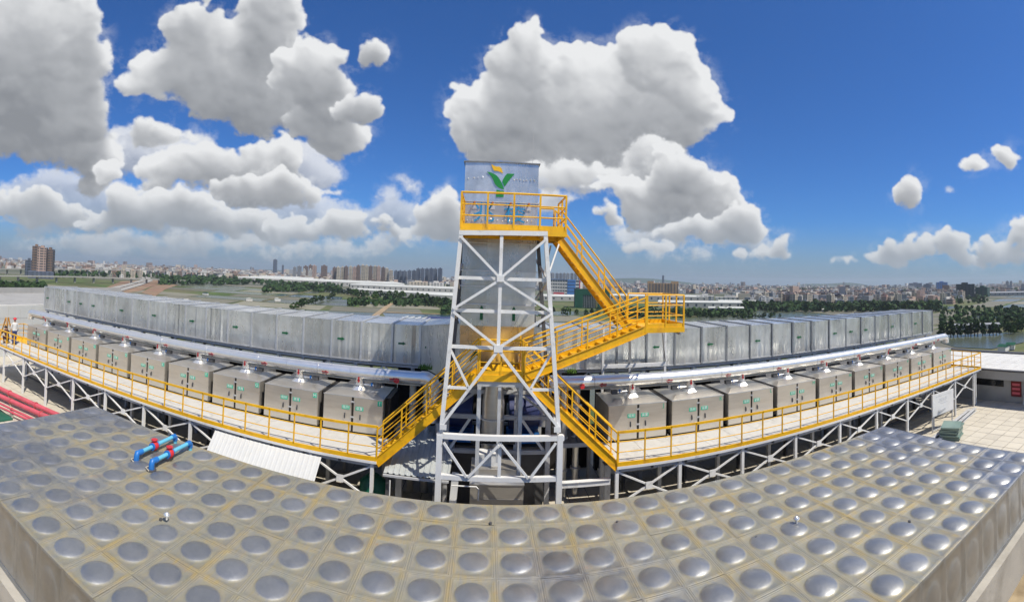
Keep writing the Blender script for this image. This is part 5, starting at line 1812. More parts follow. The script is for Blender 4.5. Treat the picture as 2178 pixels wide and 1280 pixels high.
far_mat('net_black', (0.025, 0.04, 0.035), 0.9, 0.2, 0.05)
far_mat('crane_yellow', (0.55, 0.38, 0.10), 0.6, 0.1, 0.05)
far_mat('roof_red', (0.33, 0.13, 0.08), 0.85, 0.15, 0.1, jitter=0.15)
far_mat('roof_blue', (0.08, 0.16, 0.34), 0.6, 0.15, 0.1, jitter=0.15)


def water_mat(name, base, rough):
    m = bpy.data.materials.new(name)
    m.use_nodes = True
    b = m.node_tree.nodes['Principled BSDF']
    q = G(m.node_tree)
    geo = q.n('ShaderNodeNewGeometry')
    n = q.noise(geo.outputs['Position'], 0.03, 4, 0.6)
    oi = q.n('ShaderNodeObjectInfo')
    hs = q.n('ShaderNodeHueSaturation')
    q.put(hs.inputs['Color'], q.mix(n.outputs[0], tuple(c * 0.7 for c in base) + (1,), tuple(c * 1.3 for c in base) + (1,)))
    q.put(hs.inputs['Value'], q.rng(oi.outputs['Random'], 0, 1, 0.7, 1.3))
    q.put(b.inputs['Base Color'], hs.outputs[0])
    b.inputs['Roughness'].default_value = rough
    b.inputs['IOR'].default_value = 1.33
    bp = q.n('ShaderNodeBump')
    bp.inputs['Strength'].default_value = 0.5
    bp.inputs['Distance'].default_value = 0.05
    q.put(bp.inputs['Height'], q.noise(geo.outputs['Position'], 0.6, 3, 0.6).outputs[0])
    q.put(b.inputs['Normal'], bp.outputs[0])
    MATS[name] = m


water_mat('pond_water', (0.09, 0.105, 0.07), 0.25)
water_mat('blue_water', (0.03, 0.07, 0.12), 0.12)
water_mat('dry_pond', (0.21, 0.20, 0.15), 0.7)


def gp(px, py, z=None):
    return on_plane(px, py, 2, GZ if z is None else z)


def pol(px, R, z=None):
    t = (px - XP) / F
    return Vector((math.sin(t) * R, math.cos(t) * R, GZ if z is None else z))


def z_at(px, py, R):
    d = ray(px, py)
    return d.z / math.hypot(d.x, d.y) * R


# ground: a big sheet, finer land near the building
g_ = MB()
N = 48
for i in range(N):
    a0, a1 = 2 * PI * i / N, 2 * PI * (i + 1) / N
    g_.quad([(0, 0, GZ - 0.6), (9500 * math.sin(a1), 9500 * math.cos(a1), GZ - 0.6), (9500 * math.sin(a0), 9500 * math.cos(a0), GZ - 0.6)])
struct(g_.obj('ground', 'far_land'))
g_ = MB()
for i in range(N):
    a0, a1 = 2 * PI * i / N, 2 * PI * (i + 1) / N
    w0, w1 = 1150 + 160 * math.sin(3 * a0), 1150 + 160 * math.sin(3 * a1)
    g_.quad([(0, 0, GZ - 0.3), (w1 * math.sin(a1), w1 * math.cos(a1), GZ - 0.3), (w0 * math.sin(a0), w0 * math.cos(a0), GZ - 0.3)])
struct(g_.obj('fields', 'land'))
# the building we stand on, down to the ground
pb = thing('factory_building', 'factory building whose flat roof carries the ducts and the tank', 'building', (0, 15, GZ))
MB().box((-45, -40, 0), (36.8, 9.4, ZF - 0.52 - GZ)).obj('wall', 'white_wall', pb)

# fish ponds: a patchwork of banked water
def ribbon(name, pts, w, m_, z=0.0, kind='structure', thick=0.0):
    mb = MB()
    P = [Vector(p) for p in pts]
    L, R = [], []
    for i, p in enumerate(P):
        d = (P[min(i + 1, len(P) - 1)] - P[max(i - 1, 0)]).normalized()
        n = Vector((-d.y, d.x, 0)) * (w / 2)
        L.append(p + n + Vector((0, 0, z)))
        R.append(p - n + Vector((0, 0, z)))
    for i in range(len(P) - 1):
        if thick:
            dz = Vector((0, 0, thick))
            mb.hexa([R[i] - dz, R[i + 1] - dz, L[i + 1] - dz, L[i] - dz, R[i], R[i + 1], L[i + 1], L[i]])
        else:
            mb.quad([R[i], R[i + 1], L[i + 1], L[i]])
    o = mb.obj(name, m_, fix=bool(thick))
    if kind:
        o['kind'] = kind
    return o


no_pond = []          # (px0, px1, py0, py1) kept free of ponds


def pix(p):
    v = RC.transposed() @ Vector(p)
    return XP + F * math.atan2(v.x, v.y), CY - F * v.z / math.hypot(v.x, v.y)


def free(px, py):
    for (a, b, c, d) in KEEP:
        if a < px < b and c < py < d:
            return False
    return True


KEEP = [(560, 1010, 560, 617), (780, 1010, 600, 648), (1150, 1340, 560, 664), (1330, 1610, 600, 672), (1480, 2080, 600, 652), (180, 350, 590, 622), (0, 560, 560, 600)]
rot = math.radians(14)
cR, sR = math.cos(rot), math.sin(rot)
npond = 0
for i in range(-16, 17):
    x = 0
    for j in range(0, 17):
        w, h = 105 + rb.uniform(-6, 6), 62 + rb.uniform(-4, 4)
        u, v = i * 112.0 + (j % 3) * 31, 95 + j * 70.0
        cx_, cy_ = u * cR - v * sR, u * sR + v * cR
        if cy_ < 60:
            continue
        px, py = pix((cx_, cy_, GZ))
        if not (-200 < px < 2400) or py > 830 or not free(px, py):
            continue
        if rb.random() < 0.12:
            continue
        blue = (850 < px < 935 and 655 < py < 700) or rb.random() < 0.06
        m_ = 'blue_water' if blue else ('dry_pond' if rb.random() < 0.28 else 'pond_water')
        cs = []
        for (a, b) in ((-1, -1), (1, -1), (1, 1), (-1, 1)):
            du, dv = a * w / 2 + rb.uniform(-3, 3), b * h / 2 + rb.uniform(-3, 3)
            cs.append((cx_ + du * cR - dv * sR, cy_ + du * sR + dv * cR, 0))
        o = MB().quad([(p[0] - cx_, p[1] - cy_, 0) for p in cs]).obj('pond', m_, None, (cx_, cy_, GZ - 0.15 + 0.002 * (npond % 5)))
        struct(o)
        npond += 1
# banks and tracks on them
for (a, b, w, m_) in ((gp(795, 674), gp(833, 645), 7, 'dirt_road'), (gp(820, 664), gp(935, 668), 7, 'dirt_road'), (gp(560, 640), gp(690, 612), 6, 'bund'), (gp(1990, 690), gp(2178, 676), 6, 'bund'), (gp(2010, 660), gp(2178, 655), 6, 'bund')):
    ribbon('track', [a, b], w, m_, 0.25)

# river and blue lake pieces
lk = [gp(2005, 712), gp(2178, 706), gp(2178, 728), gp(2110, 742), gp(2030, 738), gp(2000, 728)]
o = MB().quad([(p.x, p.y, GZ + 0.1) for p in lk]).obj('lake', 'pond_water')
struct(o)
lk = [gp(1480, 671), gp(1600, 668), gp(1680, 660), gp(1760, 668), gp(1740, 676), gp(1500, 684)]
struct(MB().quad([(p.x, p.y, GZ + 0.1) for p in lk]).obj('canal', 'pond_water'))
# red earth and motorway at the left
o = MB().quad([(p.x, p.y, GZ + 0.05) for p in (gp(205, 620), gp(258, 598), gp(330, 594), gp(345, 600), gp(300, 618), gp(250, 627))]).obj('building_site', 'red_earth')
struct(o)
struct(MB().quad([(p.x, p.y, GZ + 0.05) for p in (gp(300, 622), gp(330, 606), gp(380, 605), gp(350, 616), gp(330, 630))]).obj('bare_earth', 'red_earth'))
hw = thing('motorway', 'grey motorway with two carriageways curving toward the city on the left', 'road')
for off in (-9, 9):
    pts = []
    for (px, py) in ((200, 632), (240, 618), (285, 606), (312, 597), (308, 590), (286, 582), (268, 577)):
        p = gp(px, py)
        pts.append(p + Vector((off, off * 0.3, 0)))
    r_ = ribbon('carriageway', pts, 13, 'far_concrete', 1.2, kind=None, thick=1.0)
    r_.parent = hw
hw.name = 'motorway'


def viaduct(label, pts, R, w, step, th):
    v = thing('viaduct', label, 'viaduct')
    P = [pol(px, R_, z_at(px, py, R_)) for (px, py), R_ in zip(pts, R)]
    deck_ = ribbon('deck', P, w, 'far_concrete', 0, kind=None, thick=th)
    deck_.parent = v
    for a, b in zip(P[:-1], P[1:]):
        n = max(1, int((b - a).length / step))
        for i in range(n):
            c = a.lerp(b, (i + 0.5) / n)
            MB().box((c.x - 1.6, c.y - 1.6, GZ - 0.5), (c.x + 1.6, c.y + 1.6, c.z - th)).obj('pier', 'far_concrete', v)


viaduct('long elevated railway on piers crossing the city at the left', [(-60, 571), (60, 571), (200, 572), (330, 574), (450, 580), (560, 584)], [1080, 1150, 1250, 1400, 1700, 2100], 14, 36, 2.6)
viaduct('lower road bridge on piers in front of the elevated railway', [(-60, 585), (60, 586), (180, 588), (300, 592), (400, 596)], [760, 800, 860, 930, 1050], 12, 34, 2.0)

# ------------------------------------------------------------------ far towers
TG = {}


def block(label, px0, px1, top, R, wallm, group=None, floors=None, cat='tower block', dep=None, name='apartment_tower', ribs=0, roofbox=True, base_z=None, jit=True):
    pc = (px0 + px1) / 2
    c = pol(pc, R)
    zt_ = z_at(pc, top, R)
    az = (pc - XP) / F
    w = (px1 - px0) / F * R
    d = dep or w * 0.8
    h = zt_ - GZ
    t = thing(name, label, cat, (c.x, c.y, GZ), group, -az + (rb.uniform(-0.25, 0.25) if jit else 0))
    MB().box((-w / 2, 0, -0.5), (w / 2, d, h)).obj('wall', wallm, t)
    fl = floors or max(3, int(h / 5.5))
    px_h = (h / R) * F
    fl = int(min(fl, max(3, px_h / 2.2)))
    wm = MB().box((-w / 2 * 0.94, -0.35, -h / fl * 0.24), (w / 2 * 0.94, 0.05, h / fl * 0.20)).mesh('window_band', 'far_glass')
    for k in range(fl):
        link('window_band', wm, t, (0, 0, h * (k + 0.55) / fl))
    sme = MB().box((-0.2, d * 0.1, -h / fl * 0.24), (0.2, d * 0.9, h / fl * 0.20)).mesh('side_window', 'far_glass')
    for k in range(fl):
        for sg_ in (-1, 1):
            link('side_window', sme, t, (sg_ * (w / 2 + 0.15), 0, h * (k + 0.55) / fl))
    nr = ribs or max(2, int(w / 9))
    rm = MB().box((-w * 0.045, -0.9, 0), (w * 0.045, 0.0, h * 0.985)).mesh('wall_rib', wallm)
    for k in range(nr):
        link('wall_rib', rm, t, (-w / 2 + w * (k + 0.5) / nr, 0, 0))
    if roofbox:
        MB().box((-w * 0.2, d * 0.3, h), (w * 0.15, d * 0.7, h + 4.5)).obj('roof_house', wallm, t)
    return t


block('tallest brown tower of the pair left of the motorway, on its left side', 68, 84, 523, 1010, 'wall_brown', dep=30)
block('pale brown rounded tower between two brown ones at the far left', 79, 98, 526, 985, 'wall_pink', dep=28)
block('lower brown tower at the right of the far left cluster', 97, 112, 530, 1010, 'wall_brown', dep=30)
block('dark low block behind the brown towers at the far left', 54, 70, 553, 1040, 'wall_slate', name='office_block')
MBp = block('dark podium under the brown towers', 62, 116, 578, 960, 'wall_slate', name='podium', cat='building', dep=60, roofbox=False)
block('tallest slim skyscraper standing alone on the hazy skyline, left of the tower', 581, 589, 552, 3400, 'wall_slate', cat='skyscraper', name='skyscraper')
block('thin shorter skyscraper right beside the tall hazy one', 600, 604, 564, 3400, 'wall_slate', cat='skyscraper', name='skyscraper')
block('slim hazy skyscraper on the skyline above the tan apartment block', 1409, 1413, 586, 3400, 'wall_slate', cat='skyscraper', name='skyscraper')
gA = 'grey and brown towers in the left cluster'
for (a, b, tp_, m_, lab) in ((624, 631, 568, 'wall_grey', 'leftmost grey tower of the small cluster right of the skyscraper'), (633, 641, 566, 'wall_grey', 'second grey tower from the left in the small cluster'), (646, 656, 566, 'wall_brown', 'brown tower in the middle of the small cluster'), (657, 665, 564, 'wall_brown', 'tall brown tower joined to a wider brown slab'), (664, 674, 565, 'wall_pink', 'reddish brown slab just right of the tall brown tower'), (645, 651, 573, 'wall_white', 'small white block in front of the brown towers'), (657, 664, 573, 'wall_white', 'second small white block in front of the brown towers'), (684, 697, 565, 'wall_brown', 'dark brown tower standing apart at the right of the small cluster')):
    block(lab, a, b, tp_, 2200 if m_ != 'wall_white' else 2050, m_, gA)
xs_ = 708
k = 0
tops = [569, 568, 568, 567, 567, 568, 565, 564, 565, 566, 566, 567, 569, 571, 575]
names = ['first', 'second', 'third', 'fourth', 'fifth', 'sixth', 'seventh', 'eighth', 'ninth', 'tenth', 'eleventh', 'twelfth', 'thirteenth', 'fourteenth', 'fifteenth']
for k in range(15):
    w = 8.6
    m_ = ['wall_brown', 'wall_cream', 'wall_cream', 'wall_brown', 'wall_cream', 'wall_pink'][k % 6]
    block('%s tower from the left in the long cream and brown apartment row' % names[k], xs_, xs_ + w - 0.8, tops[k], 1950 + rb.uniform(-60, 60), m_, 'cream and brown apartment row')
    xs_ += w
xs_ = 840
for k in range(11):
    w = 9.2
    tp_ = 576 - (0 if k < 5 else 5) + rb.uniform(-0.8, 0.8)
    block('%s tower from the left in the dark blue row beside the white tower' % names[k], xs_, xs_ + w - 1.0, tp_, 2250 + rb.uniform(-60, 60), 'wall_slate', 'dark blue apartment row')
    xs_ += w
xs_ = 1166
for k in range(9):
    block('%s tower from the left in the grey row behind the blue and white building' % names[k], xs_, xs_ + 6.2, 581 + rb.uniform(-0.7, 0.7), 2700, 'wall_grey', 'grey apartment row')
    xs_ += 8
for (a, b, tp_, R, m_, lab) in ((1935, 1962, 602, 2600, 'wall_grey', 'wide grey block on the right skyline'), (1964, 1980, 604, 2600, 'wall_slate', 'low slate block left of the blue block on the right skyline'), (1993, 2016, 600, 2300, 'wall_blue', 'deep blue block on the right skyline'), (2140, 2146, 598, 3000, 'wall_grey', 'pair of slim grey towers at the far right skyline, left one'), (2148, 2153, 598, 3000, 'wall_grey', 'pair of slim grey towers at the far right skyline, right one')):
    block(lab, a, b, tp_, R, m_)
block('big dark netted high rise under construction at the right', 2035, 2073, 604, 1250, 'net_black', dep=60, name='construction_block', cat='building')
block('lower dark green netted block beside the big dark one', 2074, 2100, 611, 1300, 'net_green', dep=50, name='construction_block', cat='building')
block('long white office building with rows of windows left of the tower', 871, 912, 600, 1300, 'wall_cream', floors=5, dep=30, name='office_building', cat='building', jit=False)
block('white office wing beside the long white office building', 914, 946, 601, 1330, 'wall_white', floors=4, dep=30, name='office_building', cat='building', jit=False)
block('white office building with window rows right of the landing', 1483, 1520, 629, 1000, 'wall_white', floors=4, dep=24, name='office_building', cat='building', jit=False)
block('long white school like building with many windows right of the white office', 1522, 1588, 632, 1010, 'wall_white', floors=4, dep=20, name='office_building', cat='building', jit=False)
# blue and white factory behind the tower's right leg
ff = thing('blue_factory', 'blue and white factory block with red shopfront right of the tower', 'building', pol(1200, 1150), None, -(1200 - XP) / F)
R = 1150
w = 70 / F * R
h = z_at(1200, 595, R) - GZ
MB().box((-w / 2, 0, -0.5), (w * 0.12, 40, h)).obj('wall', 'wall_white', ff)
MB().box((w * 0.121, -1, -0.5), (w * 0.36, 40, h + 1)).obj('blue_wing', 'wall_blue', ff)
MB().box((w * 0.361, 0, -0.5), (w / 2, 40, h)).obj('end_wing', 'wall_white', ff)
MB().box((w / 2 - 2.0, -0.6, h * 0.5), (w / 2 + 0.6, 20, h)).obj('red_fin', 'wall_red', ff)
for k in range(5):
    MB().box((-w / 2 + 1, -0.5, h * (k + 0.45) / 5), (w * 0.11, 0.1, h * (k + 0.85) / 5)).obj('window_band', 'far_glass', ff)
    MB().box((w * 0.37, -0.5, h * (k + 0.45) / 5), (w * 0.49, 0.1, h * (k + 0.85) / 5)).obj('window_band', 'far_glass', ff)
    MB().box((w * 0.13, -1.5, h * (k + 0.45) / 5), (w * 0.35, -0.9, h * (k + 0.6) / 5)).obj('window_band', 'far_glass', ff)
for k in range(8):
    x = -w / 2 + 1 + k * w * 0.6 / 8
    MB().box((x - 0.7, -0.9, 0), (x + 0.7, -0.4, h)).obj('pilaster', 'wall_white', ff)
MB().box((-w * 0.30, -1.2, h * 0.02), (w * 0.02, -0.91, h * 0.22)).obj('red_front', 'wall_red', ff)
MB().box((-w / 2 - 1, -2, h), (w * 0.12, 41, h + 1.4)).obj('roof', 'roof_blue', ff)
# green netted building with a crane
R = 680
gn = thing('netted_building', 'building wrapped in dark green netting with bare floors, right of the tower', 'building', pol(1262, R), None, -(1262 - XP) / F + 0.1)
w = 74 / F * R
h = z_at(1262, 615, R) - GZ
MB().box((-w / 2, 0.5, -0.5), (w / 2, 26, h)).obj('core', 'net_black', gn)
for k in range(7):
    MB().box((-w / 2 - 0.2, 0, h * k / 7), (w / 2 + 0.2, 27, h * k / 7 + 0.5)).obj('floor_slab', 'net_green', gn)
for (a, b, z0) in ((-0.5, -0.27, 0), (0.12, 0.5, 0), (-0.27, 0.12, 0.68)):
    MB().box((w * a - 0.3, -0.6, h * z0), (w * b, -0.1, h)).obj('netting', 'net_green', gn)
for k in range(9):
    x = -w * 0.27 + w * 0.39 * k / 8
    MB().box((x - 0.3, 0, 0), (x + 0.3, 0.4, h * 0.68)).obj('scaffold_pole', 'wall_grey', gn)
hz = thing('tower_hoist', 'yellow hoist mast standing against the green netted building', 'hoist', pol(1271, R - 8), None, -(1271 - XP) / F)
for s in (-1, 1):
    for s2 in (-1, 1):
        MB().box((s * 0.8 - 0.2, s2 * 0.8 - 0.2, 0), (s * 0.8 + 0.2, s2 * 0.8 + 0.2, h * 0.95)).obj('mast_rail', 'crane_yellow', hz)
for k in range(12):
    MB().beam((-0.8, -0.8, h * 0.95 * k / 12), (0.8, -0.8, h * 0.95 * (k + 1) / 12), 0.2).obj('lattice_bar', 'crane_yellow', hz)
# tan apartment block
R = 1450
ta = thing('tan_apartments', 'wide tan apartment block with taller ends right of the upper stair', 'building', pol(1411, R), None, -(1411 - XP) / F)
w = 66 / F * R
h = z_at(1411, 602, R) - GZ
MB().box((-w / 2, 0.5, -0.5), (w / 2, 18, h)).obj('wall', 'wall_tan', ta)
for (a, b) in ((-0.5, -0.3), (0.26, 0.5), (-0.08, 0.08)):
    MB().box((w * a, -1.5, -0.5), (w * b, 17, h + (6 if abs(a) > 0.2 else 0))).obj('end_block' if abs(a) > 0.2 else 'middle_block', 'wall_tan', ta)
for k in range(9):
    MB().box((-w * 0.48, -1.9, h * (k + 0.3) / 9), (w * 0.48, 0.6, h * (k + 0.42) / 9)).obj('balcony_band', 'wall_cream', ta)
for k in range(20):
    x = -w * 0.47 + w * 0.94 * k / 19
    MB().box((x - 1.0, -2.1, 0), (x + 1.0, -1.4, h * 0.97)).obj('window_column', 'far_glass' if k % 2 else 'wall_tan', ta)

# ------------------------------------------------------------------ warehouses


def hall(label, px, py, lx_, ly, h, rz, bays, m_='hall_roof', group='long pale warehouses'):
    p = gp(px, py)
    t = thing('warehouse', label, 'warehouse', (p.x, p.y, GZ), group, rz)
    MB().box((-lx_ / 2, 0, -0.4), (lx_ / 2, ly, h)).obj('wall', 'hall_wall', t)
    w = ly / bays
    for k in range(bays):
        y0 = k * w
        MB().prism([(y0 - 0.3, h), (y0 + w / 2, h + w * 0.07), (y0 + w - 0.02, h), (y0 + w - 0.02, h - 0.2), (y0 - 0.3, h - 0.2)], -lx_ / 2 - 1, lx_ / 2 + 1, axis=0).obj('roof', m_, t)
    n = max(3, int(lx_ / 14))
    pm_ = MB().box((-1.6, -0.15, h * 0.35), (1.6, 0.05, h * 0.75)).mesh('window', 'far_glass')
    for k in range(n):
        link('window', pm_, t, (-lx_ / 2 + lx_ * (k + 0.5) / n, 0, 0))


hall('longest pale warehouse with low gabled roofs, behind the green tree belt at the left', 680, 606, 520, 240, 12, 0.30, 6)
hall('pale warehouse left of the longest one, nearer the motorway', 610, 597, 200, 160, 12, 0.36, 4)
hall('long pale warehouse with shaded front, below the cream office building', 900, 621, 380, 150, 11, 0.06, 5)
hall('pale warehouse in front of the long one, partly behind trees', 840, 632, 200, 60, 10, -0.18, 3)
hall('pale warehouse nearest the tower on its left side', 965, 640, 130, 70, 9, -0.12, 3)
hall('pale warehouse visible between the tower and the green netted building', 1195, 640, 80, 80, 9, -0.05, 3)
hall('long low warehouse with white roof behind the right landing', 1400, 640, 220, 90, 10, -0.35, 3)
hall('white roofed warehouse right of the landing rails, nearer one', 1490, 655, 140, 50, 9, -0.42, 2)
hall('white roofed shed right of the nearer warehouse', 1575, 650, 80, 40, 8, -0.5, 2)
hall('small pale shed beside the canal at the right', 1545, 664, 50, 24, 6, -0.45, 1)
hall('flat grey roofed hall at the far right beyond the dark building', 2150, 628, 260, 90, 9, -1.0, 3, 'hall_roof_grey')
hall('low pale hall behind the pond rows at the far right', 2080, 700, 40, 14, 4, -0.95, 1, 'hall_roof_grey')

# ------------------------------------------------------------------ houses of the town
hv = []


def house_mesh(i):
    w, d, h = rb.uniform(9, 16), rb.uniform(9, 16), rb.uniform(8, 22)
    m1 = ['wall_white', 'wall_cream', 'wall_pink', 'wall_grey', 'wall_white', 'wall_brown'][i % 6]
    mb = MB()
    mb.box((-w / 2, -d / 2, -0.5), (w / 2, d / 2, h))
    mb.box((-w / 2 * 0.2, -d / 2 * 0.6, h), (w / 2 * 0.5, d / 2 * 0.2, h + 2.8))
    nf = max(2, int(h / 3.4))
    nmain = len(mb.f)
    for k in range(nf):
        z0, z1 = h * (k + 0.35) / nf, h * (k + 0.75) / nf
        for s in (-1, 1):
            y = s * (d / 2 + 0.06)
            for (a, b) in ((-0.42, -0.12), (0.08, 0.4)):
                mb.quad([(w * a, y, z0), (w * b, y, z0), (w * b, y, z1), (w * a, y, z1)])
            x = s * (w / 2 + 0.06)
            mb.quad([(x, -d * 0.35, z0), (x, d * 0.35, z0), (x, d * 0.35, z1), (x, -d * 0.35, z1)])
    nwin = len(mb.f)
    me = mb.mesh('house', m1, fix=False)
    me.materials.append(MATS['far_glass'])
    me.materials.append(MATS[rb.choice(['roof_red', 'roof_blue', 'far_concrete', 'far_concrete', 'wall_grey'])])
    for p in me.polygons:
        if nmain <= p.index < nwin:
            p.material_index = 1
        elif p.normal.z > 0.9:
            p.material_index = 2
    return me


for i in range(14):
    hv.append(house_mesh(i))


def scatter(n, zones):
    out = []
    while len(out) < n:
        (a, b, c, d) = rb.choice(zones)
        px, py = rb.uniform(a, b), c + (d - c) * rb.random()
        p = gp(px, py)
        if p.z < GZ - 1 or p.length > 8000 or math.hypot(p.x, p.y) > 4200:
            continue
        out.append((math.hypot(p.x, p.y), px, py, p))
    return out


near_z = [(1590, 1800, 632, 652), (1800, 2050, 626, 648), (1600, 2050, 622, 640), (1650, 1950, 638, 650)]
hs_ = scatter(210, near_z)
for (R, px, py, p) in hs_:
    o = link('town_house', rb.choice(hv), None, (p.x, p.y, GZ), (0, 0, rb.uniform(0, PI)))
    tag(o, 'small flat roofed house in the dense pale town right of the tower', 'house', 'houses of the dense town')
hs_ = scatter(70, [(130, 560, 578, 590), (240, 480, 580, 592), (700, 960, 585, 596), (1250, 1480, 608, 622)])
for (R, px, py, p) in hs_:
    o = link('town_house', rb.choice(hv), None, (p.x, p.y, GZ), (0, 0, rb.uniform(0, PI)))
    tag(o, 'small far house on the plain left of the ducts or behind the warehouses', 'house', 'small far houses on the plain')
# the mass of the city behind
cm = {k_: MB() for k_ in ('wall_white', 'wall_cream', 'wall_pink', 'wall_grey', 'wall_brown')}
far_pts = []
for _ in range(6500):
    px = rb.uniform(-40, 2240)
    R = 1700 + 5200 * rb.random() ** 1.3
    if 1560 < px < 2100 and rb.random() < 0.75:
        R = 900 + 2500 * rb.random()
    if 560 < px < 1000 and R < 1900:
        continue
    if px > 2020 and R < 1700:
        continue
    p = pol(px, R)
    w, d = rb.uniform(8, 30), rb.uniform(8, 24)
    h = rb.uniform(6, 20) if rb.random() < 0.985 else rb.uniform(22, 36)
    if R > 4500:
        w *= 2.2
        h = rb.uniform(8, 28) if rb.random() < 0.95 else rb.uniform(32, 62)
    c, s = math.cos(rb.uniform(0, PI)), math.sin(rb.uniform(0, PI))
    a = rb.uniform(0, PI)
    c, s = math.cos(a), math.sin(a)
    P = [(p.x + x * c - y * s, p.y + x * s + y * c) for (x, y) in ((-w / 2, -d / 2), (w / 2, -d / 2), (w / 2, d / 2), (-w / 2, d / 2))]
    mb = cm[rb.choice(list(cm))]
    mb.hexa([(x, y, GZ - 1) for x, y in P] + [(x, y, GZ + h) for x, y in P])
city = None
for k_, mb in cm.items():
    o = mb.obj('far_city', k_, fix=False)
    tag(o, None, None)
    o['kind'] = 'stuff'
    o['label'] = 'hazy mass of far city buildings along the whole horizon'
    o['category'] = 'city'

# hills on the horizon
for k, (a, b, top, R, n) in enumerate(((2125, 2230, 600, 8300, 7), (430, 620, 571, 8500, 9), (1690, 1850, 599, 8600, 7), (1100, 1500, 590, 8700, 12))):
    mb = MB()
    P = []
    for i in range(n * 3 + 1):
        u = i / (n * 3)
        px = a + (b - a) * u
        hgt = max(0, math.sin(PI * u)) ** 0.7 * (0.75 + 0.25 * math.sin(7 * u + k)) + 0.0
        P.append((px, GZ - 1 + (z_at(px, top, R) - GZ) * hgt))
    for (p0, z0), (p1, z1) in zip(P[:-1], P[1:]):
        f0, f1, r0, r1 = pol(p0, R, GZ - 1), pol(p1, R, GZ - 1), pol(p0, R + 700, GZ - 1), pol(p1, R + 700, GZ - 1)
        m0, m1 = pol(p0, R + 300, z0), pol(p1, R + 300, z1)
        mb.quad([f0, f1, m1, m0])
        mb.quad([m0, m1, r1, r0])
    struct(mb.obj('hill', 'foliage_dark'))

# ------------------------------------------------------------------ trees
tv = []


def tree_mesh(kind, m_):
    """crown of leaf clumps round a forked trunk, 1 unit tall"""
    tr = MB()
    tr.tube([(0, 0, -0.05), (0.01, 0, 0.25), (0, 0.01, 0.6)], [0.035, 0.028, 0.012], 5)
    cr_ = MB()
    pop = kind == 'poplar'
    for a in (0.3, 2.4, 4.4):
        tr.tube([(0, 0, 0.25), (0.12 * math.cos(a), 0.12 * math.sin(a), 0.5)], [0.018, 0.008], 4)
    for k in range(46):
        t = rb.random()
        z = 0.18 + 0.8 * t
        rad = (0.16 if pop else 0.42) * math.sin(PI * min(1, 0.15 + 0.85 * t)) ** 0.6 * rb.random() ** 0.5
        a = rb.uniform(0, 2 * PI)
        c = Vector((rad * math.cos(a), rad * math.sin(a), z))
        r = rb.uniform(0.05, 0.11) if pop else rb.uniform(0.07, 0.15)
        for q in range(5):
            d = Vector((rb.gauss(0, 1), rb.gauss(0, 1), rb.gauss(0, 0.7))).normalized()
            e1 = d.orthogonal().normalized() * r
            e2 = d.cross(e1).normalized() * r * 0.8
            o = c + d * r * 0.5
            cr_.quad([o - e1, o - e2 * 0.9, o + e1, o + e2])
    return tr.mesh('trunk', 'trunk_bark'), cr_.mesh('crown', m_, fix=False)


for i in range(4):
    tv.append(tree_mesh('round', 'foliage_dark' if i % 2 else 'foliage_mid'))
pv = [tree_mesh('poplar', 'foliage_dark') for _ in range(2)]


def tree(p, h, label, group, meshes, w=1.0):
    tm_, cm_ = rb.choice(meshes)
    t = thing('tree', label, 'tree', (p.x, p.y, GZ), group, rb.uniform(0, 6.28))
    t.scale = (h * w, h * w, h)
    link('trunk', tm_, t)
    link('crown', cm_, t)


def row(n, a, b, h, label, group, meshes, jx=3, jy=1.0, w=1.0):
    for k in range(n):
        u = (k + 0.5) / n
        px, py = a[0] + (b[0] - a[0]) * u + rb.uniform(-jx, jx), a[1] + (b[1] - a[1]) * u + rb.uniform(-jy, jy)
        tree(gp(px, py), h * rb.uniform(0.75, 1.2), label, group, meshes, w)


row(18, (1995, 717), (2130, 712), 9.5, 'slim dark tree in the row beyond the right duct end', 'row of slim dark trees at the right', pv, 2, 1, 1.3)
row(26, (600, 607), (760, 630), 12, 'round tree of the diagonal belt between warehouses and ponds', 'tree belt along the warehouses', tv)
row(22, (740, 628), (950, 652), 13, 'round tree of the nearer belt left of the tower', 'nearer tree belt left of the tower', tv, 4, 3)
row(12, (620, 660), (715, 632), 9, 'bushy tree on the bank between two ponds', 'trees on the pond bank', tv, 3, 1.5)
row(24, (1330, 672), (1500, 672), 8, 'bushy tree on the canal bank behind the right landing', 'trees on the canal bank', tv, 4, 3)
row(40, (1580, 658), (1990, 662), 13, 'broad tree of the dark belt below the dense town', 'dark tree belt below the town', tv, 5, 4)
row(14, (1560, 678), (1660, 674), 6, 'low round tree by the small sheds at the canal', 'low trees by the canal sheds', tv, 3, 2)
row(16, (0, 620), (95, 622), 9, 'scrubby tree in the thicket at the far left', 'thicket at the far left', tv, 3, 4)
row(10, (2140, 712), (2178, 700), 8, 'bushy tree at the right picture edge by the pond', 'bushes at the right edge', tv, 4, 4)
row(12, (1140, 670), (1330, 668), 9, 'bushy tree behind the upper stair and tower', 'trees behind the stair', tv, 4, 3)
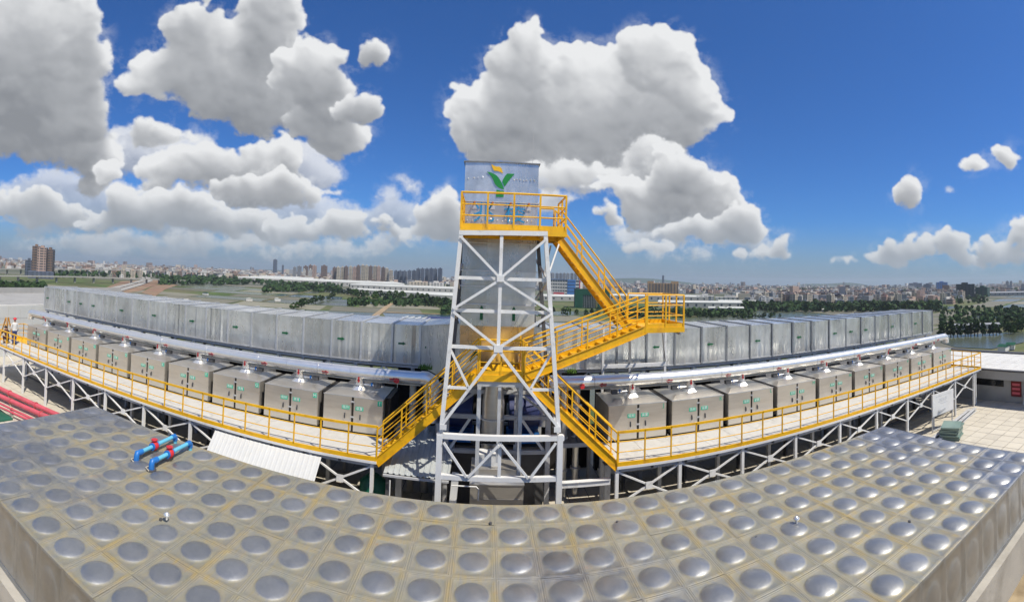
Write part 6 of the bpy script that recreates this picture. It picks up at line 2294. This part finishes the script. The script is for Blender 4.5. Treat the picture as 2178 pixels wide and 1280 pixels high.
# woodland too dense to count
wd_ = MB()
for (a, b, c, d, n, r) in ((1580, 2000, 648, 664, 520, 5), (560, 1000, 604, 612, 160, 5), (740, 1000, 640, 652, 260, 3.5), (340, 600, 590, 606, 420, 6), (0, 95, 606, 618, 150, 4), (1650, 2100, 622, 646, 420, 5), (100, 400, 578, 592, 240, 6), (1300, 1600, 662, 676, 260, 3.5), (2000, 2178, 655, 700, 320, 3), (560, 720, 600, 622, 300, 5), (940, 1000, 655, 670, 80, 3), (1000, 1500, 600, 616, 200, 7), (1450, 2178, 612, 622, 300, 9)):
    for _ in range(n):
        p = gp(rb.uniform(a, b), rb.uniform(c, d))
        if p.length > 5000:
            continue
        rr = r * rb.uniform(0.6, 1.5)
        for q in range(7):
            dv = Vector((rb.gauss(0, 1), rb.gauss(0, 1), rb.gauss(0, 0.8))).normalized()
            e1 = dv.orthogonal().normalized() * rr * 0.7
            e2 = dv.cross(e1).normalized() * rr * 0.6
            o = p + Vector((0, 0, rr * 0.8)) + dv * rr * 0.55
            wd_.quad([o - e1, o - e2, o + e1, o + e2])
wo = wd_.obj('woodland', 'foliage_dark', fix=False)
tag(wo, 'dark woodland and scrub between ponds, town and warehouses', 'woodland', kind='stuff')
# little huts on the banks
for (px, py, lab) in ((437, 627, 'tiny green roofed hut on the pond banks, left of the others'), (530, 640, 'tiny white hut between two ponds'), (590, 640, 'tiny white hut at a pond corner right of the other hut'), (2150, 742, 'green roofed hut at the right edge by the pond'), (2135, 746, 'low green shed beside the hut at the right edge'), (1750, 662, 'tiny white hut below the dark tree belt'), (25, 619, 'tiny white hut in the scrub at the far left')):
    p = gp(px, py)
    t = thing('hut', lab, 'hut', (p.x, p.y, GZ), None, rb.uniform(0, 1))
    s = 1.0
    MB().box((-4, -2.5, 0), (4, 2.5, 3)).obj('wall', 'wall_white', t)
    MB().prism([(-4.4, 3), (0, 4.2), (4.4, 3)], -2.9, 2.9).obj('roof', 'net_green' if 'green' in lab else 'hall_roof', t)

# ------------------------------------------------------------------ haze
hz_ = bpy.data.materials.new('haze')
hz_.use_nodes = True
nt = hz_.node_tree
nt.nodes.clear()
q = G(nt)
o_ = q.n('ShaderNodeOutputMaterial')
v_ = q.n('ShaderNodeVolumePrincipled')
v_.inputs['Color'].default_value = (0.74, 0.84, 0.96, 1)
v_.inputs['Density'].default_value = 0.00009
v_.inputs['Anisotropy'].default_value = 0.2
q.put(o_.inputs['Volume'], v_.outputs[0])
MATS['haze'] = hz_
hb_ = MB().box((-9700, -9700, GZ - 1.6), (9700, 9700, 125)).obj('haze', 'haze')
hb_['kind'] = 'stuff'
sc.cycles.volume_bounces = 0
sc.cycles.max_bounces = 6
sc.cycles.diffuse_bounces = 2
sc.cycles.glossy_bounces = 3
sc.cycles.transmission_bounces = 2
sc.cycles.use_adaptive_sampling = True
sc.cycles.adaptive_threshold = 0.02
sc.cycles.caustics_reflective = False
sc.cycles.caustics_refractive = False
